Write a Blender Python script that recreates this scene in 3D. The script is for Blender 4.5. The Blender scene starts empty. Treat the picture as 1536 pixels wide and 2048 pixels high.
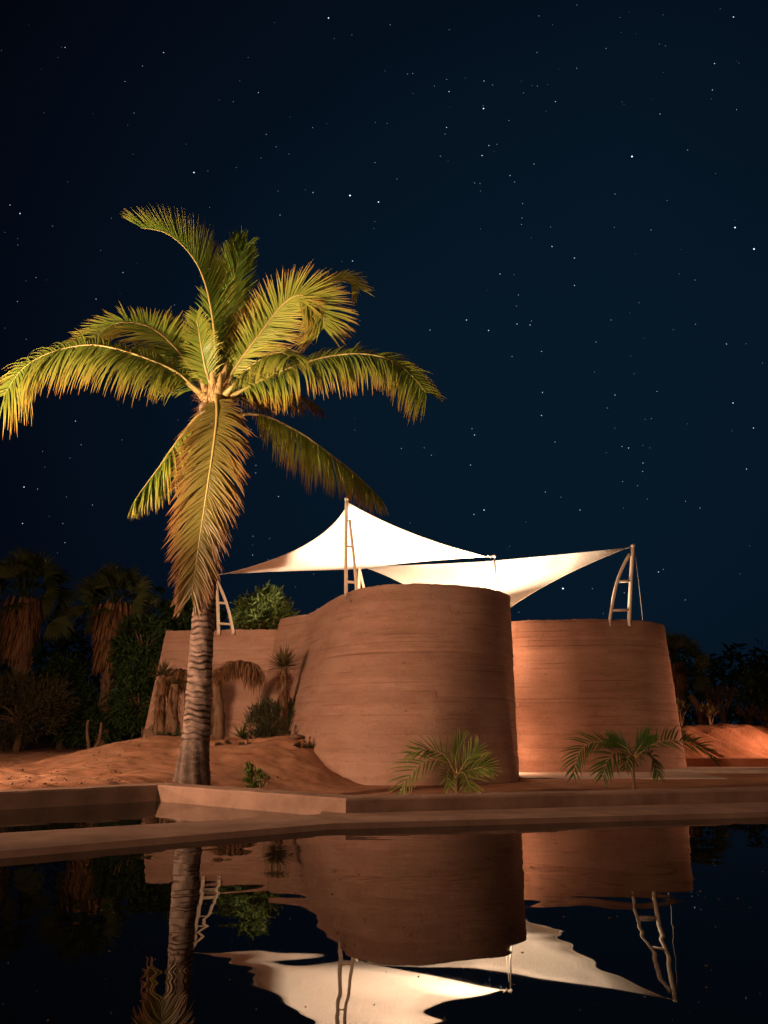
import bpy, math, random
import numpy as np
from mathutils import Vector
random.seed(7); rng = np.random.default_rng(7)
SC = bpy.context.scene
COL = SC.collection

# ------------------------------------------------------------------ camera
CAM_H = 0.70; PITCH = math.radians(16.24); FPX = 1480.0
cd = bpy.data.cameras.new('camera'); cam = bpy.data.objects.new('camera', cd); COL.objects.link(cam)
cam.location = (0, 0, CAM_H); cam.rotation_euler = (math.radians(90) + PITCH, 0, 0)
cd.sensor_fit = 'VERTICAL'; cd.sensor_height = 24.0; cd.lens = 24.0 * FPX / 2048.0
cd.clip_start = 0.05; cd.clip_end = 6000
SC.camera = cam

# ------------------------------------------------------------------ world: moonless night sky
W = bpy.data.worlds.new('World'); SC.world = W; W.use_nodes = True
nt = W.node_tree; nt.nodes.clear()
def N(t, tree=nt, **k):
    n = tree.nodes.new(t)
    for a, b in k.items(): setattr(n, a, b)
    return n
tc = N('ShaderNodeTexCoord'); dp = N('ShaderNodeVectorMath', operation='DOT_PRODUCT')
nm = N('ShaderNodeVectorMath', operation='NORMALIZE')
nt.links.new(tc.outputs['Generated'], nm.inputs[0]); nt.links.new(nm.outputs[0], dp.inputs[0])
dp.inputs[1].default_value = Vector((0.22, 0.90, 0.36)).normalized()
rp = N('ShaderNodeValToRGB'); e = rp.color_ramp.elements
e[0].position = 0.66; e[0].color = (0.0008, 0.0011, 0.0028, 1)
e[1].position = 1.0; e[1].color = (0.0020, 0.0082, 0.0175, 1)
x = e.new(0.86); x.color = (0.0013, 0.0044, 0.0105, 1)
nz = N('ShaderNodeTexNoise'); nz.inputs['Scale'].default_value = 1.7; nz.inputs['Detail'].default_value = 2
ad = N('ShaderNodeMath', operation='MULTIPLY_ADD'); ad.inputs[1].default_value = 0.12
nt.links.new(tc.outputs['Generated'], nz.inputs['Vector']); nt.links.new(nz.outputs[0], ad.inputs[0])
sb = N('ShaderNodeMath', operation='SUBTRACT'); sb.inputs[1].default_value = 0.06
nt.links.new(dp.outputs['Value'], ad.inputs[2]); nt.links.new(ad.outputs[0], sb.inputs[0]); nt.links.new(sb.outputs[0], rp.inputs[0])
bg = N('ShaderNodeBackground'); bg.inputs[1].default_value = 1.0; wo = N('ShaderNodeOutputWorld')
nt.links.new(rp.outputs[0], bg.inputs[0]); nt.links.new(bg.outputs[0], wo.inputs[0])

# ------------------------------------------------------------------ lights (garden lamps, courtyard uplights, added unseen fills)
def lamp(name, typ, loc, power, color, size=0.1, target=None, spot=120, blend=0.6):
    l = bpy.data.lights.new(name, typ); l.energy = power; l.color = color
    if typ in ('POINT', 'SPOT'): l.shadow_soft_size = size
    if typ == 'SPOT': l.spot_size = math.radians(spot); l.spot_blend = blend
    if typ == 'AREA': l.shape = 'DISK'; l.size = size
    o = bpy.data.objects.new(name, l); COL.objects.link(o); o.location = loc
    if target is not None:
        o.rotation_euler = (Vector(target) - Vector(loc)).to_track_quat('-Z', 'Y').to_euler()
    return o
WARM = (1.0, 0.575, 0.35); CREAM = (1.0, 0.75, 0.52); ORNG = (1.0, 0.42, 0.17)
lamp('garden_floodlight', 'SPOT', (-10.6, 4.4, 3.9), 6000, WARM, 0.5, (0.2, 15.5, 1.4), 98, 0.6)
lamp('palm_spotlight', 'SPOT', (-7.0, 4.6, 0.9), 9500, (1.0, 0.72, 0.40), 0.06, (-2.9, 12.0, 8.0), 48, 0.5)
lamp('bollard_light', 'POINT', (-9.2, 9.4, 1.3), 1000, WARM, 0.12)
lamp('courtyard_uplight', 'SPOT', (1.2, 19.9, 0.5), 7000, CREAM, 0.2, (1.0, 21.6, 6.0), 76, 0.4)
lamp('courtyard_glow', 'POINT', (0.3, 20.3, 0.9), 4300, CREAM, 0.3)
lamp('ring_spotlight', 'SPOT', (1.7, 18.8, 3.45), 7000, CREAM, 0.12, (3.4, 23.2, 5.3), 86, 0.5)
lamp('rear_uplight', 'SPOT', (2.4, 23.2, 0.4), 7000, CREAM, 0.3, (3.4, 22.8, 6.0), 110, 0.7)
lamp('passage_light', 'POINT', (3.26, 20.15, 2.7), 58, (1.0, 0.58, 0.36), 0.12)
lamp('passage_light', 'POINT', (3.26, 20.1, 0.1), 48, (1.0, 0.56, 0.33), 0.12)
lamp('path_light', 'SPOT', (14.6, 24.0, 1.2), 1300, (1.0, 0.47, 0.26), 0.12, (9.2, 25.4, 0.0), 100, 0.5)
lamp('sail_tip_fill', 'POINT', (-4.2, 24.0, 0.6), 1100, CREAM, 0.2)  # added unseen lamp that brightens the left sail tip from below
lamp('mast_fill', 'POINT', (5.5, 21.35, 3.25), 420, CREAM, 0.08)  # added hidden lamp that brightens the mast on the tower
lamp('broad_fill', 'AREA', (3.0, -14.0, 6.0), 780, WARM, 5.0, (0.0, 12.0, 1.5))  # added soft fill from behind the camera, no lamp seen there
SC.view_settings.view_transform = 'Standard'; SC.view_settings.look = 'None'
SC.view_settings.exposure = 0.12; SC.view_settings.gamma = 1.0; SC.view_settings.use_curve_mapping = False
SC.render.engine = 'CYCLES'; SC.cycles.max_bounces = 6; SC.cycles.transparent_max_bounces = 8
SC.cycles.sample_clamp_indirect = 4.0; SC.cycles.use_denoising = True

# ------------------------------------------------------------------ surveying helpers: photo point + real distance -> place
def ray(px, py):
    X = (px - 768) / FPX; Y = (1024 - py) / FPX
    return X, math.cos(PITCH) - Y * math.sin(PITCH), math.sin(PITCH) + Y * math.cos(PITCH)
def at_z(px, py, z):
    a, b, c = ray(px, py); t = (z - CAM_H) / c; return Vector((a * t, b * t, z))
def at_d(px, py, d):
    a, b, c = ray(px, py); t = d / b; return Vector((a * t, d, CAM_H + c * t))

# ------------------------------------------------------------------ object helpers
OFF = {}
def tag(o, label=None, cat=None, group=None, kind=None):
    if label: o['label'] = label
    if cat: o['category'] = cat
    if group: o['group'] = group
    if kind: o['kind'] = kind
    return o
def thing(name, label, cat, loc, group=None):
    o = bpy.data.objects.new(name, None); COL.objects.link(o); o.location = loc; o.empty_display_size = 0.2
    OFF[o.name] = Vector(loc); tag(o, label, cat, group); return o
def part(name, V, F, mat, parent=None, smooth=True, attrs=None, loc=None):
    off = OFF[parent.name] if parent is not None else (Vector(loc) if loc is not None else Vector((0, 0, 0)))
    me = bpy.data.meshes.new(name)
    V = np.asarray([tuple(v) for v in V] if not isinstance(V, np.ndarray) else V, dtype=float) - np.array(off)
    if isinstance(F, np.ndarray): F = F.tolist()
    me.from_pydata(V.tolist(), [], F)
    if attrs:
        for k, a in attrs.items():
            ca = me.attributes.new(k, 'FLOAT', 'POINT'); ca.data.foreach_set('value', np.asarray(a, dtype=np.float32))
    me.update()
    if smooth: me.polygons.foreach_set('use_smooth', [True] * len(me.polygons))
    if mat: me.materials.append(mat)
    o = bpy.data.objects.new(name, me); COL.objects.link(o)
    if parent is not None: o.parent = parent
    elif loc is not None: o.location = loc
    OFF[o.name] = off
    return o
class MB:
    def __init__(s): s.V = []; s.F = []; s.A = []
    def add(s, V, F, a=None):
        n = len(s.V); s.V += [tuple(v) for v in V]; s.F += [tuple(i + n for i in f) for f in F]
        s.A += (list(a) if a is not None else [0.5] * len(V))
    def tube(s, P, R, n=8, cap=True, a=None):
        P = [Vector(p) for p in P]; R = R if hasattr(R, '__len__') else [R] * len(P)
        V = []; F = []; prev = None
        for i, p in enumerate(P):
            t = (P[min(i + 1, len(P) - 1)] - P[max(i - 1, 0)]).normalized()
            u = prev if prev is not None else Vector((0, 1, 0.3)) if abs(t.y) < 0.9 else Vector((1, 0, 0))
            u = (u - t * u.dot(t)).normalized(); prev = u; w = t.cross(u)
            for k in range(n):
                an = 2 * math.pi * k / n; V.append(p + (u * math.cos(an) + w * math.sin(an)) * R[i])
        for i in range(len(P) - 1):
            for k in range(n):
                F.append((i * n + k, i * n + (k + 1) % n, (i + 1) * n + (k + 1) % n, (i + 1) * n + k))
        if cap: F.append(tuple(range(n))[::-1]); F.append(tuple(range((len(P) - 1) * n, len(P) * n)))
        s.add(V, F, [a] * len(V) if a is not None else None)
    def blob(s, c, r, seed=0, n=10, m=7, rough=0.18):
        rr = random.Random(seed); V = []; F = []; c = Vector(c)
        ph = [rr.uniform(0, 6.3) for _ in range(6)]
        for j in range(m + 1):
            th = math.pi * j / m
            for i in range(n):
                f = 2 * math.pi * i / n
                d = Vector((math.sin(th) * math.cos(f), math.sin(th) * math.sin(f), math.cos(th)))
                k = 1 + rough * (math.sin(3 * d.x + ph[0]) * math.sin(2.5 * d.y + ph[1]) + 0.6 * math.sin(5 * d.z + 3 * d.x + ph[2]) * math.cos(4 * d.y + ph[3]))
                V.append(c + Vector((d.x * r[0], d.y * r[1], d.z * r[2])) * k)
        for j in range(m):
            for i in range(n): F.append((j * n + i, (j + 1) * n + i, (j + 1) * n + (i + 1) % n, j * n + (i + 1) % n))
        s.add(V, F)
    def build(s, name, mat, parent=None, smooth=True, loc=None, attr='tint'):
        return part(name, s.V, s.F, mat, parent, smooth, {attr: s.A}, loc)

def catmull(P, n):
    P = [Vector(p) for p in P]; Q = [P[0] * 2 - P[1]] + P + [P[-1] * 2 - P[-2]]
    dist = [0]
    for i in range(1, len(P)): dist.append(dist[-1] + (P[i] - P[i - 1]).length)
    out = []
    for k in range(n):
        s = dist[-1] * k / (n - 1); i = 0
        while i < len(P) - 2 and dist[i + 1] < s: i += 1
        t = (s - dist[i]) / max(1e-9, dist[i + 1] - dist[i])
        a, b, c, d = Q[i], Q[i + 1], Q[i + 2], Q[i + 3]
        out.append(0.5 * ((2 * b) + (c - a) * t + (2 * a - 5 * b + 4 * c - d) * t * t + (3 * b - a - 3 * c + d) * t ** 3))
    return out

def vnoise(x, y, seed=0):
    """smooth value noise on numpy arrays, range -1..1"""
    r = np.random.default_rng(seed).uniform(-1, 1, (256, 256))
    xi = np.floor(x).astype(int); yi = np.floor(y).astype(int); fx = x - xi; fy = y - yi
    fx = fx * fx * (3 - 2 * fx); fy = fy * fy * (3 - 2 * fy)
    g = lambda a, b: r[(a) % 256, (b) % 256]
    return (g(xi, yi) * (1 - fx) + g(xi + 1, yi) * fx) * (1 - fy) + (g(xi, yi + 1) * (1 - fx) + g(xi + 1, yi + 1) * fx) * fy

# ------------------------------------------------------------------ materials
def newmat(name):
    m = bpy.data.materials.new(name); m.use_nodes = True; t = m.node_tree; b = t.nodes['Principled BSDF']
    return m, t, b
def mixmat(name, c1, c2, scale=4.0, detail=6, rough=0.85, bump=0.0, bscale=40, stretch=(1, 1, 1), c3=None, spec=0.3, coord='Object', bdist=0.01):
    m, t, b = newmat(name)
    co = N('ShaderNodeTexCoord', t); mp = N('ShaderNodeMapping', t); mp.inputs['Scale'].default_value = stretch
    t.links.new(co.outputs[coord], mp.inputs[0])
    n = N('ShaderNodeTexNoise', t); n.inputs['Scale'].default_value = scale; n.inputs['Detail'].default_value = detail; n.inputs['Roughness'].default_value = 0.62
    t.links.new(mp.outputs[0], n.inputs['Vector'])
    r = N('ShaderNodeValToRGB', t); r.color_ramp.elements[0].position = 0.32; r.color_ramp.elements[1].position = 0.68
    r.color_ramp.elements[0].color = (*c1, 1); r.color_ramp.elements[1].color = (*c2, 1)
    if c3: q = r.color_ramp.elements.new(0.5); q.color = (*c3, 1)
    t.links.new(n.outputs[0], r.inputs[0]); t.links.new(r.outputs[0], b.inputs['Base Color'])
    b.inputs['Roughness'].default_value = rough; b.inputs['Specular IOR Level'].default_value = spec
    if bump > 0:
        n2 = N('ShaderNodeTexNoise', t); n2.inputs['Scale'].default_value = bscale; n2.inputs['Detail'].default_value = 5
        t.links.new(mp.outputs[0], n2.inputs['Vector'])
        bp = N('ShaderNodeBump', t); bp.inputs['Strength'].default_value = bump; bp.inputs['Distance'].default_value = bdist
        t.links.new(n2.outputs[0], bp.inputs['Height']); t.links.new(bp.outputs[0], b.inputs['Normal'])
    return m
def leafmat(name, c_lo, c_mid, c_hi, trans=0.35, rough=0.5):
    """colour runs with the 'tint' attribute (age and dryness of leaves; painted lit look of one tree)"""
    m, t, b = newmat(name)
    a = N('ShaderNodeAttribute', t); a.attribute_name = 'tint'
    r = N('ShaderNodeValToRGB', t); el = r.color_ramp.elements
    el[0].position = 0; el[0].color = (*c_lo, 1); el[1].position = 1; el[1].color = (*c_hi, 1)
    q = el.new(0.5); q.color = (*c_mid, 1)
    t.links.new(a.outputs['Fac'], r.inputs[0]); t.links.new(r.outputs[0], b.inputs['Base Color'])
    b.inputs['Roughness'].default_value = rough; b.inputs['Specular IOR Level'].default_value = 0.35
    tr = N('ShaderNodeBsdfTranslucent', t); mx = N('ShaderNodeMixShader', t); mx.inputs[0].default_value = trans
    t.links.new(r.outputs[0], tr.inputs[0]); t.links.new(b.outputs[0], mx.inputs[1]); t.links.new(tr.outputs[0], mx.inputs[2])
    t.links.new(mx.outputs[0], t.nodes['Material Output'].inputs[0])
    return m
M = {}
def wallmat(name, base, dark, light, seed):
    m, t, b = newmat(name)
    co = N('ShaderNodeTexCoord', t)
    def noise(scale, st, det=6, ro=0.6):
        mp = N('ShaderNodeMapping', t); mp.inputs['Scale'].default_value = st; mp.inputs['Location'].default_value = (seed, seed * 2, 0)
        n = N('ShaderNodeTexNoise', t); n.inputs['Scale'].default_value = scale; n.inputs['Detail'].default_value = det; n.inputs['Roughness'].default_value = ro
        t.links.new(co.outputs['Object'], mp.inputs[0]); t.links.new(mp.outputs[0], n.inputs['Vector']); return n
    n1 = noise(1.3, (1, 1, 6), 9, .72); n2 = noise(0.6, (1, 1, 1.5), 7, .68); n3 = noise(38, (1, 1, 1), 4)
    r1 = N('ShaderNodeValToRGB', t); r1.color_ramp.elements[0].position = .30; r1.color_ramp.elements[1].position = .60
    r1.color_ramp.elements[0].color = (*dark, 1); r1.color_ramp.elements[1].color = (*base, 1)
    t.links.new(n1.outputs[0], r1.inputs[0])
    r2 = N('ShaderNodeValToRGB', t); r2.color_ramp.elements[0].position = .42; r2.color_ramp.elements[1].position = .72
    r2.color_ramp.elements[0].color = (0, 0, 0, 1); r2.color_ramp.elements[1].color = (.75, .75, .75, 1)
    t.links.new(n2.outputs[0], r2.inputs[0])
    mx = N('ShaderNodeMixRGB', t); mx.inputs[2].default_value = (*light, 1)
    t.links.new(r2.outputs[0], mx.inputs[0]); t.links.new(r1.outputs[0], mx.inputs[1])
    n5 = noise(17, (1, 1, 1.6), 8, .75); g5 = N('ShaderNodeMixRGB', t, blend_type='MULTIPLY'); g5.inputs[0].default_value = .34
    q5 = N('ShaderNodeValToRGB', t); q5.color_ramp.elements[0].position = .36; q5.color_ramp.elements[1].position = .60; q5.color_ramp.elements[0].color = (.55, .5, .46, 1)
    t.links.new(n5.outputs[0], q5.inputs[0]); t.links.new(mx.outputs[0], g5.inputs[1]); t.links.new(q5.outputs[0], g5.inputs[2]); mx = g5
    at = N('ShaderNodeAttribute', t); at.attribute_name = 'tint'
    m2 = N('ShaderNodeMixRGB', t, blend_type='MULTIPLY'); m2.inputs[0].default_value = 1
    cr = N('ShaderNodeValToRGB', t); cr.color_ramp.elements[0].color = (.45, .40, .36, 1); cr.color_ramp.elements[1].color = (1.15, 1.15, 1.15, 1)
    t.links.new(at.outputs['Fac'], cr.inputs[0]); t.links.new(mx.outputs[0], m2.inputs[1]); t.links.new(cr.outputs[0], m2.inputs[2])
    t.links.new(m2.outputs[0], b.inputs['Base Color']); b.inputs['Roughness'].default_value = .92; b.inputs['Specular IOR Level'].default_value = .15
    n4 = noise(7, (1, 1, 2.5), 5)
    av = N('ShaderNodeMath', t, operation='ADD'); t.links.new(n3.outputs[0], av.inputs[0]); t.links.new(n4.outputs[0], av.inputs[1])
    bp = N('ShaderNodeBump', t); bp.inputs['Strength'].default_value = .8; bp.inputs['Distance'].default_value = .016
    t.links.new(av.outputs[0], bp.inputs['Height']); t.links.new(bp.outputs[0], b.inputs['Normal'])
    return m
M['wall'] = wallmat('earth_wall', (.50, .31, .235), (.37, .215, .155), (.55, .375, .295), 3)
M['wall2'] = wallmat('board_wall', (.49, .29, .21), (.37, .20, .14), (.54, .34, .25), 11)
M['sand'] = mixmat('red_sand', (.36, .165, .09), (.54, .30, .19), 1.3, 9, .95, .6, 55, c3=(.46, .235, .14), spec=.1, bdist=.02)
M['bank'] = mixmat('red_earth_bank', (.26, .11, .06), (.42, .20, .12), 1.6, 9, .95, .9, 20, spec=.1, bdist=.04)
M['coping'] = mixmat('coping_plaster', (.185, .115, .085), (.34, .22, .165), 2.6, 8, .8, .35, 45, spec=.2, bdist=.006)
M['path'] = mixmat('path_concrete', (.42, .33, .27), (.56, .45, .38), 2.0, 8, .8, .3, 40, spec=.2)
M['mast'] = mixmat('cream_painted_steel', (.76, .65, .51), (.84, .74, .60), 7, 5, .5, .1, 60)
M['cable'] = mixmat('steel_cable', (.30, .26, .22), (.42, .36, .30), 20, 3, .4)
M['trunk'] = mixmat('palm_bark', (.17, .12, .09), (.36, .27, .215), 5, 8, .9, .9, 24, stretch=(1, 1, 2.2), spec=.15, bdist=.02)
m, t, b = newmat('ringed_bark'); M['trunk_ring'] = m
co = N('ShaderNodeTexCoord', t); nz_ = N('ShaderNodeTexNoise', t); nz_.inputs['Scale'].default_value = 9; nz_.inputs['Detail'].default_value = 8
mp_ = N('ShaderNodeMapping', t); mp_.inputs['Scale'].default_value = (1, 1, 1.6); t.links.new(co.outputs['Object'], mp_.inputs[0]); t.links.new(mp_.outputs[0], nz_.inputs['Vector'])
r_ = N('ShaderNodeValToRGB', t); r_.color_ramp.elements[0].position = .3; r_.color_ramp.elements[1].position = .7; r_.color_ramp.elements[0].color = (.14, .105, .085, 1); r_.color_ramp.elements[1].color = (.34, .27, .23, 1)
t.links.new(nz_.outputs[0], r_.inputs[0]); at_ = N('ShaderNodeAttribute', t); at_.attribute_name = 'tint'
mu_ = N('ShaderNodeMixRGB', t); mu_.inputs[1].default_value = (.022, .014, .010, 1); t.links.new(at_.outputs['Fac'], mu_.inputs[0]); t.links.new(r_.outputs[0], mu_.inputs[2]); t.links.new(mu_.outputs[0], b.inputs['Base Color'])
b.inputs['Roughness'].default_value = .92; b.inputs['Specular IOR Level'].default_value = .12
n2_ = N('ShaderNodeTexNoise', t); n2_.inputs['Scale'].default_value = 34; n2_.inputs['Detail'].default_value = 6; t.links.new(mp_.outputs[0], n2_.inputs['Vector'])
bp_ = N('ShaderNodeBump', t); bp_.inputs['Strength'].default_value = .8; bp_.inputs['Distance'].default_value = .015; t.links.new(n2_.outputs[0], bp_.inputs['Height']); t.links.new(bp_.outputs[0], b.inputs['Normal'])
M['bark'] = mixmat('dry_bark', (.10, .06, .035), (.24, .15, .09), 9, 7, .9, .7, 30, stretch=(1, 1, .3), bdist=.02)
M['skirt'] = leafmat('dead_fronds', (.11, .05, .025), (.22, .11, .05), (.33, .19, .09), .15, .8)
M['frond'] = leafmat('palm_leaflets', (.09, .17, .02), (.29, .29, .05), (.36, .155, .045), .18, .36)
M['old_frond'] = leafmat('old_palm_leaflets', (.10, .12, .02), (.19, .135, .035), (.22, .085, .025), .22, .4)
M['young'] = leafmat('young_palm_leaves', (.035, .085, .015), (.12, .18, .03), (.34, .36, .09), .30, .38)
M['rachis'] = leafmat('palm_midrib', (.26, .23, .07), (.36, .27, .10), (.40, .24, .12), .0, .45)
M['leaf'] = leafmat('tree_leaves', (.025, .055, .014), (.045, .09, .02), (.15, .20, .055), .25, .55)
M['scrub'] = leafmat('grey_scrub_leaves', (.035, .045, .02), (.06, .07, .03), (.10, .11, .045), .2, .7)
M['fanleaf'] = leafmat('fan_palm_leaves', (.03, .06, .02), (.055, .085, .025), (.10, .11, .035), .2, .55)
M['dryleaf'] = leafmat('dry_scrub_leaves', (.06, .05, .02), (.11, .09, .035), (.18, .14, .06), .2, .7)
M['cactus'] = mixmat('cactus_skin', (.05, .06, .03), (.10, .09, .045), 8, 5, .7, .4, 30)
M['stone'] = mixmat('brown_stone', (.12, .075, .05), (.24, .15, .10), 6, 6, .9, .6, 25)
# sail cloth: woven knitted mesh, lets some light through
m, t, b = newmat('sail_cloth'); M['sail'] = m
b.inputs['Base Color'].default_value = (.72, .66, .60, 1); b.inputs['Roughness'].default_value = .8; b.inputs['Specular IOR Level'].default_value = .1
co = N('ShaderNodeTexCoord', t); wn = N('ShaderNodeTexNoise', t); wn.inputs['Scale'].default_value = 26; wn.inputs['Detail'].default_value = 3
t.links.new(co.outputs['Object'], wn.inputs['Vector'])
r = N('ShaderNodeValToRGB', t); r.color_ramp.elements[0].color = (.60, .53, .47, 1); r.color_ramp.elements[1].color = (.78, .73, .67, 1)
r.color_ramp.elements[0].position = .35; r.color_ramp.elements[1].position = .65
t.links.new(wn.outputs[0], r.inputs[0]); t.links.new(r.outputs[0], b.inputs['Base Color'])
tr = N('ShaderNodeBsdfTranslucent', t); tr.inputs[0].default_value = (.75, .66, .56, 1); mx = N('ShaderNodeMixShader', t); mx.inputs[0].default_value = .42
t.links.new(b.outputs[0], mx.inputs[1]); t.links.new(tr.outputs[0], mx.inputs[2]); t.links.new(mx.outputs[0], t.nodes['Material Output'].inputs[0])
# water
m, t, b = newmat('pool_water'); M['water'] = m
b.inputs['Base Color'].default_value = (.006, .006, .005, 1); b.inputs['Roughness'].default_value = .012; b.inputs['IOR'].default_value = 1.29
co = N('ShaderNodeTexCoord', t); mp = N('ShaderNodeMapping', t); mp.inputs['Scale'].default_value = (1, 1.5, 1); t.links.new(co.outputs['Object'], mp.inputs[0])
n1 = N('ShaderNodeTexNoise', t); n1.inputs['Scale'].default_value = 1.25; n1.inputs['Detail'].default_value = 2.0; n1.inputs['Roughness'].default_value = .42; n1.inputs['Distortion'].default_value = .6
t.links.new(mp.outputs[0], n1.inputs['Vector'])
bp = N('ShaderNodeBump', t); bp.inputs['Strength'].default_value = 1; bp.inputs['Distance'].default_value = .0036
t.links.new(n1.outputs[0], bp.inputs['Height']); t.links.new(bp.outputs[0], b.inputs['Normal'])
# stars
m, t, b = newmat('starlight'); M['star'] = m
t.nodes.remove(b); em = N('ShaderNodeEmission', t); at = N('ShaderNodeAttribute', t); at.attribute_name = 'tint'
cr = N('ShaderNodeValToRGB', t); cr.color_ramp.elements[0].color = (.55, .62, 1, 1); cr.color_ramp.elements[1].color = (.8, .95, 1, 1)
t.links.new(at.outputs['Fac'], cr.inputs[0]); t.links.new(cr.outputs[0], em.inputs[0])
mu = N('ShaderNodeMath', t, operation='MULTIPLY'); mu.inputs[1].default_value = 2.1
t.links.new(at.outputs['Fac'], mu.inputs[0]); t.links.new(mu.outputs[0], em.inputs[1]); t.links.new(em.outputs[0], t.nodes['Material Output'].inputs[0])
m.cycles.emission_sampling = 'NONE'

# ------------------------------------------------------------------ pool edges (plan lines)
CZ = 0.15; LZ = 0.04
c0, c1, c2, c3 = at_z(0, 1584, CZ), at_z(315, 1570, CZ), at_z(692, 1597, CZ), at_z(1536, 1578, CZ)
cop = [c0 + (c0 - c1) * 2.2, c1, c2, c3 + (c3 - c2) * 0.9]                   # pool-side edge of the coping
cxs = [p.x for p in cop]; cys = [p.y for p in cop]
def cop_y(x): return np.interp(x, cxs, cys)
o0, o1, o2 = at_z(0, 1702, LZ), at_z(660, 1647, LZ), at_z(1536, 1624, LZ)
led_out = [o0 + (o0 - o1) * 1.2, o1, o2 + (o2 - o1) * 0.9]
i0, i1 = at_z(0, 1666, LZ), at_z(640, 1628, LZ)

def sstep(a, b, x):
    t = np.clip((x - a) / (b - a), 0, 1); return t * t * (3 - 2 * t)
def ground_base(x, y):
    z = np.full_like(x, -0.45)
    # sand on the left, level with the coping, dropping in a low step farther out
    left = 1 - sstep(-3.6, -1.4, x)
    terrace = 0.12 - 0.30 * sstep(12.3 + 0.25 * np.sin(x * 1.3), 12.9 + 0.25 * np.sin(x * 1.3), y) * (1 - sstep(-6.5, -5.0, x))
    terrace = terrace + 0.12 * sstep(15, 24, y)
    terrace = np.where(x > -6.5, terrace - 0.16 * sstep(9, 12.5, y) * sstep(-6.5, -4, x), terrace)
    z = z + (terrace + 0.45) * left
    # mound heaped against the wing wall
    mx = sstep(-8.6, -6.0, x) * (1 - sstep(-1.75, -0.35, x + .06 * np.sin(y * 3))); my = sstep(14.2, 18.9, y + .25 * np.sin(x * 1.7))
    top = 0.42 + 0.06 * np.sin(x * 2.1)
    z = np.maximum(z, z + (top - z) * mx * my)
    return z
def ground_z(x, y):
    x = np.asarray(x, float); y = np.asarray(y, float)
    z = ground_base(x, y)
    sandy = sstep(-0.2, -1.8, x) if False else 1 - sstep(-1.8, 0.2, x)
    z = z + sandy * (0.035 * vnoise(x * 1.3, y * 1.3, 1) + 0.026 * vnoise(x * 3.7, y * 3.7, 2) + 0.013 * vnoise(x * 9, y * 9, 3)) \
        + (0.010 * vnoise(x * 1.1, y * 1.1, 4) + 0.005 * vnoise(x * 6, y * 6, 5))
    # hollows and footprints in the mound
    for (hx, hy, r, d) in HOLLOWS:
        z = z - d * np.exp(-(((x - hx) / r) ** 2 + ((y - hy) / (r * .8)) ** 2)) + d * .35 * np.exp(-(((x - hx) / (r * 1.5)) ** 2 + ((y - hy - r) / (r)) ** 2))
    return z
HOLLOWS = [(-4.0, 18.3, .30, .20), (-3.1, 18.1, .26, .18), (-2.2, 17.5, .26, .14), (-4.3, 16.6, .3, .10), (-5.4, 16.2, .3, .08), (-2.9, 15.6, .35, .08), (-6.3, 18.3, .35, .10), (-6.9, 17.6, .25, .10), (-7.2, 19.4, .3, .10)]
def gz(x, y): return float(ground_z(np.array([x]), np.array([y]))[0])

# ------------------------------------------------------------------ ground sheet
fx = np.concatenate([-np.geomspace(400, 17, 30), np.arange(-16, -1, .055), np.arange(-1, 13, .12), np.geomspace(13, 400, 30)])
fy = np.concatenate([[-60, -20, 0, 4], np.arange(5.5, 24, .06), np.arange(24, 34, .2), np.geomspace(34.3, 700, 30)])
X, Y = np.meshgrid(fx, fy); Z = ground_z(X, Y)
back = np.interp(X, [-7.2, -6.6], [0, 1])
inside = Y < cop_y(X) + 0.16
Z = np.where(inside, -1.2, Z)
Z = np.where(Y < 0, -1.2, Z)
V = np.stack([X, Y, Z], -1).reshape(-1, 3); ny, nx = X.shape
idx = np.arange(nx * ny).reshape(ny, nx)
F = np.stack([idx[:-1, :-1], idx[:-1, 1:], idx[1:, 1:], idx[1:, :-1]], -1).reshape(-1, 4)
g = part('ground', V, F, M['sand']); tag(g, kind='structure')

# water
wx = np.unique(np.concatenate([np.linspace(-25, 25, 60), cxs])); wx = wx[(wx >= -25) & (wx <= 25)]
V = []; F = []
for i, x_ in enumerate(wx):
    V += [(x_, -9, 0), (x_, float(cop_y(x_)) + .12, 0)]
    if i: F.append((2 * i - 2, 2 * i, 2 * i + 1, 2 * i - 1))
tag(part('pool_water', V, F, M['water'], smooth=False), kind='structure')

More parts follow.
